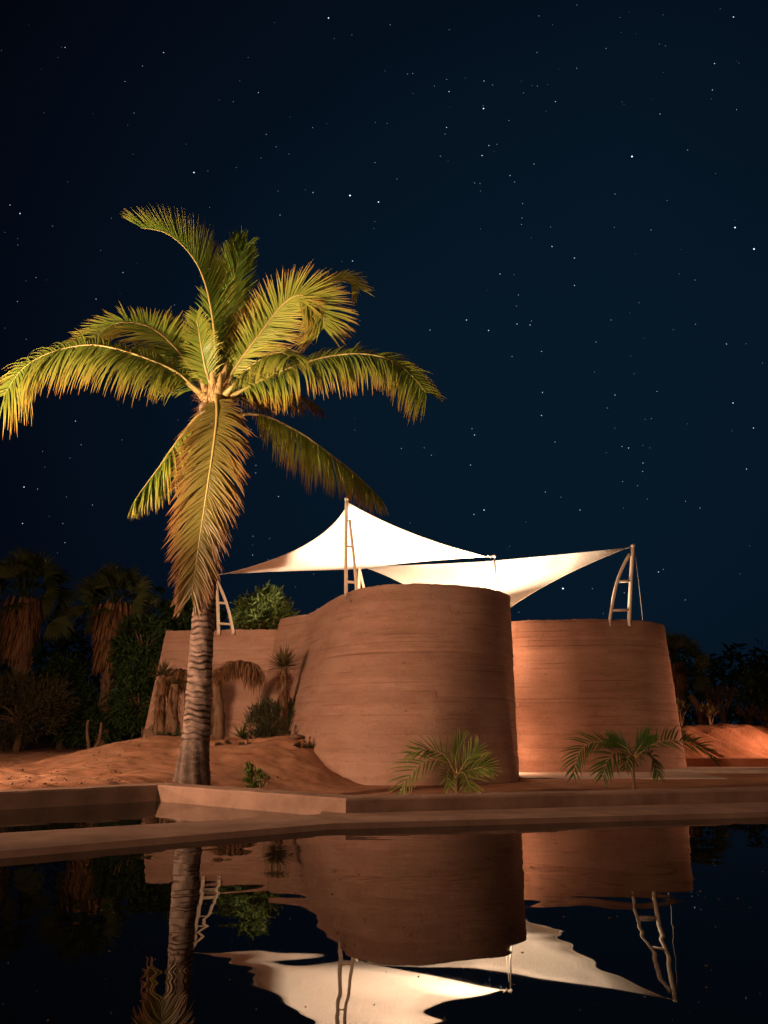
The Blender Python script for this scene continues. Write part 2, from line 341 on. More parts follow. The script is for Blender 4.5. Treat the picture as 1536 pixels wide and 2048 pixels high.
# coping walls: one per straight run
def offset_line(P, d):
    out = []
    for i, p in enumerate(P):
        n = Vector((0, 0, 0))
        for a, b_ in ((i - 1, i), (i, i + 1)):
            if 0 <= a and b_ < len(P):
                t_ = (P[b_] - P[a]).normalized(); n += Vector((-t_.y, t_.x, 0))
        n.normalize()
        if 0 < i < len(P) - 1:
            t_ = (P[i] - P[i - 1]).normalized(); n = n / max(.3, n.dot(Vector((-t_.y, t_.x, 0))))
        out.append(p + n * d)
    return out
def slab_run(name, A, B, zt, zb, mat, seed=0, kind=None, label=None, cat=None, bev=.012):
    """A: front edge line, B: back edge line (2 points each), subdivided with slight hand-trowelled unevenness"""
    n = max(8, int((A[1] - A[0]).length / .12)); V = []; F = []
    for i in range(n + 1):
        t = i / n; a = A[0].lerp(A[1], t); c = B[0].lerp(B[1], t); q = (c - a).normalized()
        w = .005 * float(vnoise(np.array([t * n * .35]), np.array([seed + .5]), 9)[0]); w2 = .004 * float(vnoise(np.array([t * n * .9]), np.array([seed + 7.5]), 9)[0])
        if i in (0, n): w = w2 = 0
        for (p, z) in ((a, zb), (a, zt - bev - .004), (a + q * bev, zt + w2), (c - q * bev, zt + w2), (c, zt - bev - .004), (c, zb)):
            V.append((p.x, p.y - (w if z != zb else 0), z))
        if i:
            s = (i - 1) * 6
            for k in range(5): F.append((s + k, s + 6 + k, s + 7 + k, s + k + 1))
    F.append((0, 1, 2, 3, 4, 5)); e_ = len(V) - 6; F.append((e_ + 5, e_ + 4, e_ + 3, e_ + 2, e_ + 1, e_))
    loc = (V[0][0], V[0][1], 0)
    o = part(name, V, F, mat, None, False, None, loc)
    tag(o, label, cat, None, kind); return o
cb = offset_line(cop, 0.27)
slab_run('pool_wall', [cop[0], cop[1]], [cb[0], cb[1]], CZ, -1.3, M['coping'], 1, None, 'low plastered pool wall at the left, in front of the brightly lit sand', 'pool wall')
slab_run('pool_wall', [cop[1], cop[2]], [cb[1], cb[2]], CZ, -1.3, M['coping'], 2, None, 'slanting low pool wall running from the inner corner by the tall palm trunk to the bend', 'pool wall')
slab_run('pool_wall', [cop[2], cop[3]], [cb[2], cb[3]], CZ, -1.3, M['coping'], 3, None, 'long low pool wall at the right, in front of the two young palms', 'pool wall')
# stepped ledge standing just out of the water
def prism(name, P, zt, zb, mat, kind):
    n = len(P); V = [(p[0], p[1], zt) for p in P] + [(p[0], p[1], zb) for p in P]
    F = [tuple(range(n)), tuple(range(2 * n - 1, n - 1, -1))] + [((i + 1) % n, i, n + i, n + (i + 1) % n) for i in range(n)]
    o = part(name, V, F, mat, None, False); tag(o, kind=kind); return o
il = i0 + (i0 - i1) * 1.4
il = i0 + (i0 - i1).normalized() * (led_out[0] - o0).length
fr = [Vector((p.x, float(cop_y(p.x)) + .05, 0)) for p in (i1, cop[2], cop[3])]
prism('pool_ledge', [led_out[0], led_out[1], led_out[2], fr[2], fr[1], fr[0], i1, il], LZ, -1.3, M['coping'], 'structure')

# ------------------------------------------------------------------ battered curving walls with board marks
def make_wall(name, mat, base, rim, zb, ztop_fn, thick, seed, board=1.0, row_h=(.09, .17), parent=None, nu=500, nv=290, joints=None, holes=None, press=None, closed=False):
    rr = random.Random(seed)
    B = np.array([tuple(p)[:2] for p in catmull([Vector((*p, 0)) for p in base], nu)])
    R = np.array([tuple(p)[:2] for p in catmull([Vector((*p, 0)) for p in rim], nu)])
    U = np.concatenate([[0], np.cumsum(np.linalg.norm(np.diff(R, axis=0), axis=1))])
    T = np.gradient(R, axis=0); T /= np.linalg.norm(T, axis=1)[:, None]; Nn = np.stack([T[:, 1], -T[:, 0]], -1)   # outward (viewer side when path runs left to right)
    zt = np.array([ztop_fn(i / (nu - 1), U[i]) for i in range(nu)])
    v = np.linspace(0, 1, nv)
    UU, VV = np.meshgrid(U, v)
    ZZ = zb + (zt[None, :] - zb) * VV
    # board rows
    zmax = zt.max() + .1; rows = [zb]
    while rows[-1] < zmax: rows.append(rows[-1] + rr.uniform(*row_h))
    rows = np.array(rows); nr = len(rows)
    wav = 0.02 * vnoise(UU * .5, ZZ * 0 + seed, seed)
    zq = ZZ + wav
    ri = np.clip(np.searchsorted(rows, zq) - 1, 0, nr - 2)
    disp = np.zeros_like(ZZ); tint = np.full_like(ZZ, .62)
    dlow = zq - rows[ri]; dhi = rows[ri + 1] - zq; near = np.minimum(dlow, dhi)
    rowid = np.where(dlow < dhi, ri, ri + 1)
    for k in range(nr - 1):
        msk = ri == k
        ends = [-rr.uniform(0, 3)]
        while ends[-1] < U[-1] + 1: ends.append(ends[-1] + rr.uniform(1.6, 4.2))
        ends = np.array(ends); offs = np.array([rr.gauss(0, .0045) for _ in ends]); tn = np.array([rr.gauss(0, .055) for _ in ends])
        bi = np.clip(np.searchsorted(ends, UU) - 1, 0, len(ends) - 1)
        disp = np.where(msk, offs[bi] * board, disp); tint = np.where(msk, tint + tn[bi] * board, tint)
        nearend = np.min(np.abs(UU[..., None] - ends[None, None, :]), axis=-1) if len(ends) < 14 else 9
        be = np.exp(-(nearend / .022) ** 2) * msk
        disp -= .006 * be * board; tint -= .10 * be * board
    pres = sstep(.22, .75, vnoise(UU * .55, rowid * 3.7 + .5, seed + 5) + .35 * vnoise(UU * 2.3, rowid * 1.9 + .5, seed + 6))
    jl = np.exp(-(near / .009) ** 2) * pres
    disp -= .018 * board * jl; tint -= .50 * board * jl
    # drips, ragged patches, trowel relief
    disp += .006 * vnoise(UU * 1.2, ZZ * 4, seed + 1) + .003 * vnoise(UU * 5, ZZ * 14, seed + 2)
    tint += .07 * vnoise(UU * .6, ZZ * 3.2, seed + 3) + .05 * vnoise(UU * 2.2, ZZ * 9, seed + 4)
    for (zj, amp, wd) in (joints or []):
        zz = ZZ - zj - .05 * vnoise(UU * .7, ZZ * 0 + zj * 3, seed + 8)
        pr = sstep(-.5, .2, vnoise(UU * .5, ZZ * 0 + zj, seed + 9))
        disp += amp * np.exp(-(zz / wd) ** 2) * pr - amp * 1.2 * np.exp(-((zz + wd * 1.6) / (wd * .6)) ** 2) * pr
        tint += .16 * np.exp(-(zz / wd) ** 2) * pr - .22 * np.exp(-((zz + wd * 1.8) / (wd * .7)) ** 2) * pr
    for (hu, hz) in (holes or []):
        g_ = np.exp(-(((UU - hu) / .022) ** 2 + ((ZZ - hz) / .018) ** 2) ** 1.5)
        disp -= .02 * g_; tint -= .55 * g_
    tint = np.clip(tint, 0, 1)
    PX = B[None, :, 0] + (R[None, :, 0] - B[None, :, 0]) * VV + Nn[None, :, 0] * disp
    PY = B[None, :, 1] + (R[None, :, 1] - B[None, :, 1]) * VV + Nn[None, :, 1] * disp
    ZZ = ZZ.copy(); crumb = .012 * vnoise(U * 3, U * 0, seed + 20) + .008 * vnoise(U * 11, U * 0, seed + 21)
    ZZ[-1, :] += crumb
    V = np.stack([PX, PY, ZZ], -1).reshape(-1, 3)
    # rounded arris, top, inner face
    inn = R - Nn * thick
    extra = []
    for (dn, dz) in ((-.02, .012), (-.05, .018), (-thick + .03, .018), (-thick, -.01)):
        extra.append(np.stack([R[:, 0] + Nn[:, 0] * dn, R[:, 1] + Nn[:, 1] * dn, zt + crumb + dz], -1))
    extra.append(np.stack([R[:, 0] - Nn[:, 0] * thick, R[:, 1] - Nn[:, 1] * thick, np.full(nu, zb)], -1))
    V = np.concatenate([V] + extra); tt = np.concatenate([tint.reshape(-1), np.full(nu * 5, .6)])
    rws = nv + 5; idx = np.arange(rws * nu).reshape(rws, nu)
    F = np.stack([idx[:-1, :-1], idx[:-1, 1:], idx[1:, 1:], idx[1:, :-1]], -1).reshape(-1, 4)
    # end caps
    F = F.tolist(); F.append([int(i) for i in idx[:, 0]][::-1]); F.append([int(i) for i in idx[:, -1]])
    o = part(name, V, F, mat, parent, True, {'tint': tt})
    return o
def xy(v): return (v.x, v.y)

# the long wall: straight wing at the left, then an S into the bulging front
zT = 4.0; zW = 3.67
rim_px = [(560, 1238), (592, 1233), (622, 1226), (660, 1203), (700, 1183), (760, 1171), (830, 1168), (900, 1170), (960, 1175), (1005, 1184)]
rimF = [xy(at_z(*p, zT)) for p in rim_px] + [(3.33, 19.45), (3.08, 20.25), (2.4, 20.95), (1.5, 21.5)]
baseF = []
bat = [1.15, 1.15, 1.2, 1.35, 1.40, 1.42, 1.36, 1.22, 1.0, .8]
n_ = len(rimF)
for i, p in enumerate(rimF):
    a = Vector((*rimF[max(0, i - 1)], 0)); c = Vector((*rimF[min(n_ - 1, i + 1)], 0)); t_ = (c - a).normalized(); nn = Vector((t_.y, -t_.x, 0))
    d = bat[i] if i < 10 else (.35 if i == 10 else .15)
    q = Vector((*p, 0)) + nn * d
    baseF.append((q.x if i < 10 else q.x - .18, q.y))
baseF[9] = (3.0, 18.15); baseF[10] = (3.27, 19.05); baseF[11] = (3.02, 20.3)
holes = [(u, z) for u in (6.35, 7.25, 8.6, 10.2) for z in (1.05, 2.1, 3.35)]
holes += [(5.0, .6), (9.3, .35), (4.1, 2.7)]
bw = thing('courtyard_wall', 'tall curving earth coloured wall with bulging front, under the white sails', 'wall', (0, 17, -.5))
wleft = at_z(332, 1262, zW); wstep = at_z(560, 1258, zW)
make_wall('curved_wall', M['wall'], baseF, rimF, -.75, lambda s, u: zT, .34, 5, board=.8, parent=bw, nu=620, nv=360, joints=[(2.42, .016, .035), (1.35, .006, .03)], holes=holes)
stp = Vector((*rimF[0], 0)); bst = Vector((*baseF[0], 0))
bl = at_d(287, 1490, 22.6)
make_wall('wing_wall', M['wall'], [(bl.x - .12, bl.y - .25), ((bl.x + bst.x) / 2, (bl.y - .25 + bst.y) / 2), xy(bst)], [xy(wleft), ((wleft.x + stp.x) / 2, (wleft.y + stp.y) / 2), xy(stp)],
          -.75, lambda s, u: zW, .34, 8, board=.75, parent=bw, nu=170, nv=230, joints=[(2.42, .012, .04)])
# rear run closing the courtyard
mb = MB()
rear = [Vector((1.2, 21.6, 0)), Vector((-.8, 24.0, 0)), Vector((-4.5, 25.6, 0)), Vector((wleft.x + .1, wleft.y + .2, 0))]
rb = offset_line(rear, .3); V = []; F = []
for i, (a, c) in enumerate(zip(rear, rb)):
    V += [(a.x, a.y, -.7), (a.x, a.y, 3.4), (c.x, c.y, 3.4), (c.x, c.y, -.7)]
    if i: F += [(4 * i - 4 + k, 4 * i + k, 4 * i + (k + 1) % 4, 4 * i - 4 + (k + 1) % 4) for k in range(4)]
F += [(0, 1, 2, 3), (15, 14, 13, 12)]
part('rear_wall', V, F, M['wall'], bw, False, {'tint': [.6] * len(V)})

# the round tower at the right
rimR = [(3.15, 24.0), (3.25, 22.6), xy(at_z(1030, 1243, 3.62)), xy(at_z(1100, 1240, 3.62)), xy(at_z(1180, 1239, 3.62)), xy(at_z(1250, 1240, 3.62)), xy(at_z(1296, 1243, 3.62)), xy(at_z(1328, 1250, 3.62)), (8.4, 23.0), (7.9, 24.6), (6.4, 25.6)]
baseR = []
for i, p in enumerate(rimR):
    a = Vector((*rimR[max(0, i - 1)], 0)); c = Vector((*rimR[min(len(rimR) - 1, i + 1)], 0)); t_ = (c - a).normalized(); nn = Vector((t_.y, -t_.x, 0))
    q = Vector((*p, 0)) + nn * (.22 if 1 < i < 9 else .15); baseR.append((q.x, q.y))
tw = thing('round_tower', 'lower round tower with board marked earth walls, standing right of the curving wall', 'tower', (5.5, 22, -.5))
make_wall('tower_wall', M['wall2'], baseR, rimR, -.75, lambda s, u: 3.62, .32, 21, board=1.0, parent=tw, nu=470, nv=400, joints=[(1.9, .006, .02)], holes=[(2.9 + k * .75, z) for k in range(2) for z in (3.2, 2.1, .95)] + [(3.6, 2.9), (6.0, 1.3)])

# ------------------------------------------------------------------ masts
def ladder_mast(label, pole_px, strut_px, rung_y, d, r=.055, base_down=0, group='cream ladder masts on the walls'):
    foot = at_d(*pole_px[-1], d); t0 = thing('ladder_mast', label, 'mast', (foot.x, foot.y, foot.z), group)
    P = catmull([at_d(*p, d) for p in pole_px], 12); S = catmull([at_d(*p, d - (.03 * i)) for i, p in enumerate(strut_px)], 18)
    if base_down:
        P.append(P[-1] - Vector((0, 0, base_down))); S.append(S[-1] - Vector((0, 0, base_down)))
    m_ = MB(); m_.tube(P, r, 12); m_.build('pole', M['mast'], t0)
    m_ = MB(); m_.tube(S, r * .82, 10); m_.build('strut', M['mast'], t0)
    def at_y(L, z):
        for a, c in zip(L, L[1:]):
            if (a.z - z) * (c.z - z) <= 0 and abs(a.z - c.z) > 1e-6: return a.lerp(c, (a.z - z) / (a.z - c.z))
        return L[-1]
    for ry in rung_y:
        zz = at_d(pole_px[0][0], ry, d).z
        m_ = MB(); m_.tube([at_y(P, zz + .03), at_y(S, zz)], r * .72, 8); m_.build('rung', M['mast'], t0)
    m_ = MB(); tp = P[0]; m_.tube([tp + Vector((0, 0, -.02)), tp + Vector((0, 0, .05))], r * 1.15, 12); m_.build('cap', M['mast'], t0)
    return t0, P
m1, P1 = ladder_mast('tall cream mast at the peak of the left sail, on the curving wall', [(693, 1000), (692, 1090), (692, 1190)], [(699, 1040), (705, 1090), (710, 1140), (713, 1186)], [1095, 1166], 18.75, .046, .12)
m2, P2 = ladder_mast('cream ladder mast with a bowed strut on top of the round tower', [(1266, 1093), (1262, 1160), (1258, 1244)], [(1259, 1108), (1243, 1140), (1230, 1180), (1219, 1244)], [1164, 1222], 21.0, .056, .12)
m3, P3 = ladder_mast('cream ladder mast on the low wing wall, beside the palm trunk', [(431, 1150), (435, 1200), (437, 1262)], [(434, 1162), (445, 1186), (457, 1220), (466, 1262)], [1207, 1249], 23.55, .056, .12)
m4, P4 = ladder_mast('distant ladder mast behind the wall, right of the tallest mast', [(719, 1134), (718, 1160), (717, 1200)], [(720, 1142), (724, 1160), (728, 1178), (732, 1200)], [1185], 26.5, .06, 1.3)
# cable and turnbuckle under mast 1, stay of mast 2
def cable(P, r, parent, name='cable'):
    m_ = MB(); m_.tube(P, r, 6); return m_.build(name, M['cable'], parent)
cable([at_d(690, 1186, 18.35), at_d(689, 1196, 18.2)], .012, m1, 'turnbuckle')
mb = MB(); e0 = at_d(689, 1200, 18.12); mb.tube([e0 + Vector((-.05, 0, .05)), e0, e0 + Vector((.05, 0, .02)), e0 + Vector((.02, 0, -.07))], .014, 6); mb.build('eye_bolt', M['cable'], m1)
cable([at_d(1269, 1098, 21.0), at_d(1277, 1160, 21.2), at_d(1286, 1245, 21.4)], .009, m2, 'stay')
# thin post in the middle
ft = at_d(993, 1190, 19.6); tp_ = thing('sail_post', 'thin dark post holding the joined sail corners above the curving wall', 'post', (ft.x, ft.y, ft.z - .6))
mb = MB(); mb.tube([at_d(989, 1113, 19.6), at_d(992, 1190, 19.6), at_d(992, 1190, 19.6) - Vector((0, 0, .7))], .024, 8); mb.build('pole', M['cable'], tp_)
cable([at_d(986, 1124, 19.6), at_d(983, 1190, 19.9)], .010, tp_, 'stay')
mb = MB(); c_ = at_d(989, 1113, 19.6)
for k in range(7):
    a = k * 1.1; mb.tube([c_ + Vector((-.02 * k - .02, 0, .03 * math.sin(a))), c_ + Vector((-.02 * k - .06, .02, .03 * math.cos(a) + .01))], .016, 6)
mb.blob(c_ + Vector((0, 0, .01)), (.05, .05, .05), 3); mb.build('shackle', M['cable'], tp_)

# ------------------------------------------------------------------ sails
def edge_curve(A, Bp, C, sag, n):
    """tensioned edge from A to Bp, drawn towards C by sag"""
    m_ = (A + Bp) / 2; d = (C - m_); L = (A - Bp).length; d = d.normalized() * sag * L
    return [A.lerp(Bp, t) + d * (4 * t * (1 - t)) for t in [i / n for i in range(n + 1)]]
def sail(name, label, corners, sags, n=36, group='white shade sails'):
    A, B_, C, D = corners; ctr = (A + B_ + C + D) / 4
    eAB = edge_curve(A, B_, ctr, sags[0], n); eDC = edge_curve(D, C, ctr, sags[2], n)
    eAD = edge_curve(A, D, ctr, sags[3], n); eBC = edge_curve(B_, C, ctr, sags[1], n)
    V = []; F = []
    for j in range(n + 1):
        v = j / n
        for i in range(n + 1):
            u = i / n
            p = eAB[i] * (1 - v) + eDC[i] * v + eAD[j] * (1 - u) + eBC[j] * u - (A * (1 - u) * (1 - v) + B_ * u * (1 - v) + D * (1 - u) * v + C * u * v)
            V.append(p)
    W_ = n + 1
    for j in range(n):
        for i in range(n): F.append((j * W_ + i, j * W_ + i + 1, (j + 1) * W_ + i + 1, (j + 1) * W_ + i))
    root = thing(name, label, 'shade sail', ctr, group)
    o = part('cloth', V, F, M['sail'], root)
    so = o.modifiers.new('thickness', 'SOLIDIFY'); so.thickness = .006; so.offset = 0
    for e_ in (eAB, eBC, eDC, eAD):
        m_ = MB(); m_.tube(e_, .013, 6); m_.build('hem', M['sail'], root)
    return root
sA = at_d(697, 1006, 18.75); sB = at_d(453, 1147, 23.5); sD = at_d(724, 1138, 27.0); sC = at_d(970, 1113, 19.9)
s1 = sail('shade_sail', 'big white sail peaked at the tall mast, the left one of the two', [sA, sB, sD, sC], [.115, .03, .03, .085])
E_ = at_d(1250, 1097, 21.0); Fp = at_d(935, 1285, 21.6); D2 = at_d(728, 1134, 26.4)
mid = (D2 + E_) / 2
# triangular sail: the fourth corner lies on the long upper edge
s2 = sail('shade_sail', 'white triangular sail tied to the mast on top of the round tower', [E_, at_d(965, 1124, 22.9), D2, Fp], [.01, .01, .075, .085])
for (a, b_, par) in ((sA, P1[0], s1), (sB, P3[0], s1), (sC, c_, s1), (E_, P2[0], s2), (D2, P4[0], s2)):
    cable([a, b_], .014, par, 'lashing')

# ------------------------------------------------------------------ coconut palm
WSC = 1.0
def leaf_strip(mb, p, d, L, w, nrm, droop, tint0, tint1, seg=5, curl=0.0):
    """one leaflet: a folded blade that bends under its own weight"""
    d = d.normalized(); V = []; A = []; q = Vector(p); g = Vector((0, 0, -1))
    for k in range(seg + 1):
        t = k / seg
        wd = w * WSC * (0.35 + .65 * min(1, t * 5)) * (1 - t ** 2.2) + .001
        s = d.cross(nrm)
        if s.length < 1e-3: s = d.cross(Vector((1, 0, 0)))
        s.normalize(); up = s.cross(d).normalized()
        V += [q - s * wd + up * wd * .35, q, q + s * wd + up * wd * .35]
        tn = tint0 + (tint1 - tint0) * t ** 2; A += [tn] * 3
        q = q + d * (L / seg); d = (d + g * droop * (L / seg) * (0.6 + t) + up * curl / seg).normalized()
    F = []
    for k in range(seg):
        a = k * 3; F += [(a, a + 1, a + 4, a + 3), (a + 1, a + 2, a + 5, a + 4)]
    mb.add(V, F, A)
def frond(root, pts, U, v=0.0, L=.85, a0=35, a1=62, droop=1.6, n=74, w=.021, start=.14, side=(1, 1), tint=(.1, .45, .9), rr_=.032, mat='frond', U2=None, twist=0, seed=0, tip=.5, jit=1.0, single=False):
    rd = random.Random(seed); P = catmull([at_d(*p) if not isinstance(p, Vector) else p for p in pts], 60); U = Vector(U).normalized(); U2 = Vector(U2).normalized() if U2 else U
    f = None
    m_ = MB(); m_.tube(P, [rr_ * (1 - .86 * (i / 59) ** .8) * (1 + 1.1 * max(0, 1 - i / 6)) for i in range(60)], 7, a=.35 + .3 * rd.random()); f = m_.build('frond', M['rachis'], root)
    mb = MB()
    for sgn, en in ((1, side[0]), (-1, side[1])):
        if en <= 0: continue
        for k in range(n):
            s = start + (1 - start) * (k + rd.uniform(-.25, .25) * jit) / (n - 1); s = min(max(s, 0), .999)
            x_ = s * 59; i = int(x_); p = P[i].lerp(P[min(59, i + 1)], x_ - i)
            T = (P[min(59, i + 2)] - P[max(0, i - 1)]).normalized(); Uk = U.lerp(U2, s).normalized()
            S = T.cross(Uk).normalized() * sgn; Uo = (S * sgn).cross(T).normalized()
            wave = math.sin(s * 19 + seed * 1.7 + sgn) * .6 + math.sin(s * 47 + seed * 2.9 + sgn * 2) * .5
            al = math.radians(a0 + (a1 - a0) * s + rd.gauss(0, 3.2) * jit + (5.5 * wave if jit > 1.5 else 0))
            q = (s - start) / (1 - start)
            len_ = L * en * (min(1, .45 + q * 3.2) * (1 - (1 - tip) * max(0, (q - .45) / .55) ** 1.6)) * rd.uniform(.86, 1.08)
            if rd.random() < .04 * jit: len_ *= rd.uniform(.4, .8)
            D = (S * (1 - abs(v)) + Uo * v + Uo * (rd.gauss(0, .07) * jit + (.13 * wave if jit > 1.5 else 0))) .normalized() * math.cos(al) + T * math.sin(al)
            dry = rd.random(); t0 = tint[0] + rd.uniform(-.08, .12); t1 = tint[1] + (tint[2] - tint[1]) * dry
            if single: mb = MB()
            leaf_strip(mb, p, D, len_, w * rd.uniform(.75, 1.15), Uo, droop * rd.uniform(.7, 1.3), min(1, max(0, t0)), min(1, t1), 6)
            if single: mb.build('leaflet', M[mat], f, smooth=False)
    if single: return f
    lf = mb.build('leaflets', M[mat], f, smooth=False); lf['kind'] = 'stuff'
    return f

WSC = .92
base = at_d(385, 1562, 12.0)
palm = thing('coconut_palm', 'tall coconut palm with ringed leaning trunk and wind blown golden green fronds', 'palm tree', (base.x, base.y, base.z))
# trunk
tp = [(378, 1640, 12), (383, 1562, 12), (391, 1480, 12), (397, 1400, 12), (403, 1300, 12.02), (409, 1200, 12.04), (416, 1100, 12.05), (422, 980, 12.06), (427, 880, 12.05), (431, 800, 12.05)]
TP = catmull([at_d(*p) for p in tp], 620)
hw = [(378, 1640), (0, 0)]
def trunk_r(z):
    return np.interp(z, [-.7, -.05, .15, .5, 1.0, 1.9, 2.9, 4.0, 5.4, 6.3], [.31, .275, .245, .215, .20, .185, .172, .155, .135, .125])
rr = random.Random(4); V = []; F = []; A = []; n = 40
ringz = []; z = -.5
while z < 6.3: ringz.append((z, rr.uniform(0, 6.28), rr.uniform(.3, 1.0), rr.uniform(0, .045))); z += rr.uniform(.075, .125)
rz = np.array([q[0] for q in ringz])
for i, p in enumerate(TP):
    R0 = float(trunk_r(p.z))
    for k in range(n):
        a = 2 * math.pi * k / n
        zz = p.z + .020 * math.sin(a + 1.3) + .016 * math.sin(2 * a + p.z * 3) + .010 * math.sin(5 * a + 9 * p.z)
        j = int(np.searchsorted(rz, zz)) - 1; j = min(max(j, 0), len(rz) - 2)
        t = (zz - rz[j]) / (rz[j + 1] - rz[j]); st = ringz[j][2] * (.45 + .55 * math.sin(a * 1 + ringz[j][1]))
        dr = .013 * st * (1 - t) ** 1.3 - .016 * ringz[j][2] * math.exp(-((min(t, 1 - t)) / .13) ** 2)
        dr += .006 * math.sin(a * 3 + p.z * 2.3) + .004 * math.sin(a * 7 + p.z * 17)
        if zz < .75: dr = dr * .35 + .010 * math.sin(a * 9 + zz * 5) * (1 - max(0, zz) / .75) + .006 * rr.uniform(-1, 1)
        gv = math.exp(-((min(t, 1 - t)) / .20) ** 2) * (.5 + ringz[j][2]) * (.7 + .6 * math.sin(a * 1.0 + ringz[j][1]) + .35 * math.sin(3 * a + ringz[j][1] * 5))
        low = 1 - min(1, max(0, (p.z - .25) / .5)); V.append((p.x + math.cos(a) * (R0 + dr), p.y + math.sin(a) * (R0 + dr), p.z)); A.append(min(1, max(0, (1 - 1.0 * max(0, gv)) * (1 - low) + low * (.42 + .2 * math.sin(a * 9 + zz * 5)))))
    if i:
        for k in range(n): F.append(((i - 1) * n + k, (i - 1) * n + (k + 1) % n, i * n + (k + 1) % n, i * n + k))
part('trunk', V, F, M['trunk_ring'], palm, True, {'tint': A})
# crown shaft fibre, leaf bases and hanging sheath
cc = at_d(430, 795, 12.0)
mb = MB(); rr = random.Random(12)
for k in range(260):
    a = rr.uniform(0, 6.28); z0 = rr.uniform(-.5, .25); r0 = .12 + .05 * rr.random() + max(0, z0) * .25
    p = cc + Vector((math.cos(a) * r0, math.sin(a) * r0, z0)); d = Vector((math.cos(a) * .8, math.sin(a) * .8, rr.uniform(-1.5, .8)))
    leaf_strip(mb, p, d, rr.uniform(.12, .42), rr.uniform(.004, .014), Vector((0, 0, 1)), rr.uniform(1, 5), .3, .9, 4)
o = mb.build('crown_fibre', M['skirt'], palm, False); o['kind'] = 'stuff'
for k in range(11):
    a = k * 2.4 + .4; d = Vector((math.cos(a), math.sin(a), 0)); mb = MB()
    mb.tube([cc + d * .08 + Vector((0, 0, -.35 + .03 * k)), cc + d * .15 + Vector((0, 0, -.1 + .03 * k)), cc + d * .24 + Vector((0, 0, .12 + .03 * k)), cc + d * .30 + Vector((0, 0, .28 + .03 * k))], [.10, .085, .05, .022], 8, a=.75)
    mb.build('leaf_base', M['rachis'], palm)
for k in range(3):
    mb = MB(); a = [-.6, -1.9, .6][k]; d = Vector((math.sin(a) * .16, -abs(math.cos(a)) * .16, 0))
    mb.blob(cc + d + Vector((.05 * k - .05, -.05, -.30 - .06 * k)), (.085, .085, .11), k, rough=.05); mb.build('coconut', M['trunk'], palm)

G = (.05, .40, .8)
# (control points in photo px + distance in metres), frond-plane normal, fold, leaflet length ...
frond(palm, [(418, 800, 12), (385, 772, 11.8), (345, 740, 11.6), (260, 706, 11.3), (180, 690, 11.2), (100, 706, 11.2), (45, 738, 11.2), (8, 790, 11.3)], (0, -.8, .6), -.1, 1.06, 8, 30, 1.7, 202, .021, .13, (.62, 1.0), (.15, .65, 1.2), seed=1, tip=.85, jit=1.7)
frond(palm, [(425, 785, 12), (385, 740, 12.1), (345, 690, 12.2), (300, 655, 12.3), (250, 645, 12.3), (215, 655, 12.3), (190, 676, 12.3)], (.1, -.85, .45), 0, .86, 18, 40, .35, 175, .021, .12, (.8, 1.0), (.12, .55, 1.0), seed=2, tip=.85, jit=1.7)
frond(palm, [(432, 770, 12), (430, 690, 12.0), (424, 630, 11.95), (408, 560, 11.9), (380, 508, 11.85), (335, 468, 11.8), (282, 455, 11.8)], (.75, -.1, .66), .72, .84, 30, 62, -.1, 202, .026, .06, (1, 1), (.08, .45, 1.0), seed=3, tip=.6, jit=1.7)
frond(palm, [(440, 770, 12.1), (446, 700, 12.3), (456, 620, 12.5), (470, 550, 12.65), (484, 505, 12.7), (490, 494, 12.7)], (0.05, -1, 0), 0, .92, 48, 66, .0, 202, .030, .03, (.9, 1.15), (-.1, .0, .5), seed=4, tip=.45, jit=1.7)
frond(palm, [(445, 775, 12), (480, 722, 11.9), (520, 668, 11.8), (560, 615, 11.7), (592, 592, 11.6), (625, 600, 11.5), (645, 625, 11.45), (648, 655, 11.4)], (-.1, -.95, .2), 0, .82, 20, 46, .35, 208, .020, .08, (1.1, .95), (.3, .65, 1.1), seed=5, tip=.8, jit=1.7)
frond(palm, [(450, 770, 12.4), (510, 700, 12.7), (580, 620, 12.9), (640, 570, 13.1), (690, 556, 13.2), (712, 574, 13.2)], (-.2, -.9, .4), 0, .5, 35, 62, .4, 117, .02, .3, (1, 1), (.3, .6, .9), seed=6, tip=.9, jit=1.7)
frond(palm, [(448, 800, 12), (490, 778, 11.9), (540, 752, 11.8), (620, 722, 11.6), (700, 708, 11.5), (770, 716, 11.4), (820, 748, 11.35), (852, 785, 11.3)], (0, -.8, .6), -.1, .98, 6, 38, 1.6, 202, .021, .10, (1.0, .55), (.15, .7, 1.25), seed=7, tip=.7, jit=1.7)
frond(palm, [(462, 845, 12), (485, 830, 11.95), (512, 829, 11.9), (545, 838, 11.9), (600, 866, 11.9), (660, 908, 11.95), (715, 952, 12.0), (760, 996, 12.0)], (.35, -.35, .85), -.35, 1.0, 12, 54, 2.4, 195, .019, .17, (1.0, .9), (.25, .65, 1.2), seed=8, tip=.4, jit=1.7)
frond(palm, [(432, 790, 11.85), (434, 830, 11.4), (426, 900, 11.1), (414, 980, 11.0), (402, 1060, 10.98), (392, 1130, 11.0), (383, 1190, 11.05)], (.05, -1, .05), 0, .86, 27, 57, .9, 218, .023, .06, (1, 1), (.3, .8, 1.5), mat='old_frond', seed=9, tip=.50, jit=1.7)
frond(palm, [(425, 810, 12.1), (395, 832, 12.0), (362, 872, 11.9), (325, 925, 11.8), (293, 968, 11.75), (270, 1000, 11.7)], (-.7, -.55, .45), -.45, .92, 24, 62, 1.2, 161, .024, .06, (1, 1), (.1, .4, 1.0), seed=10, tip=.38, jit=1.7)
frond(palm, [(430, 780, 12.2), (400, 720, 12.6), (365, 670, 12.9), (330, 640, 13.2), (295, 632, 13.5)], (.2, -.7, .6), 0, .6, 35, 60, .8, 117, .02, .15, (1, 1), (-.1, .1, .5), seed=11, jit=1.7)
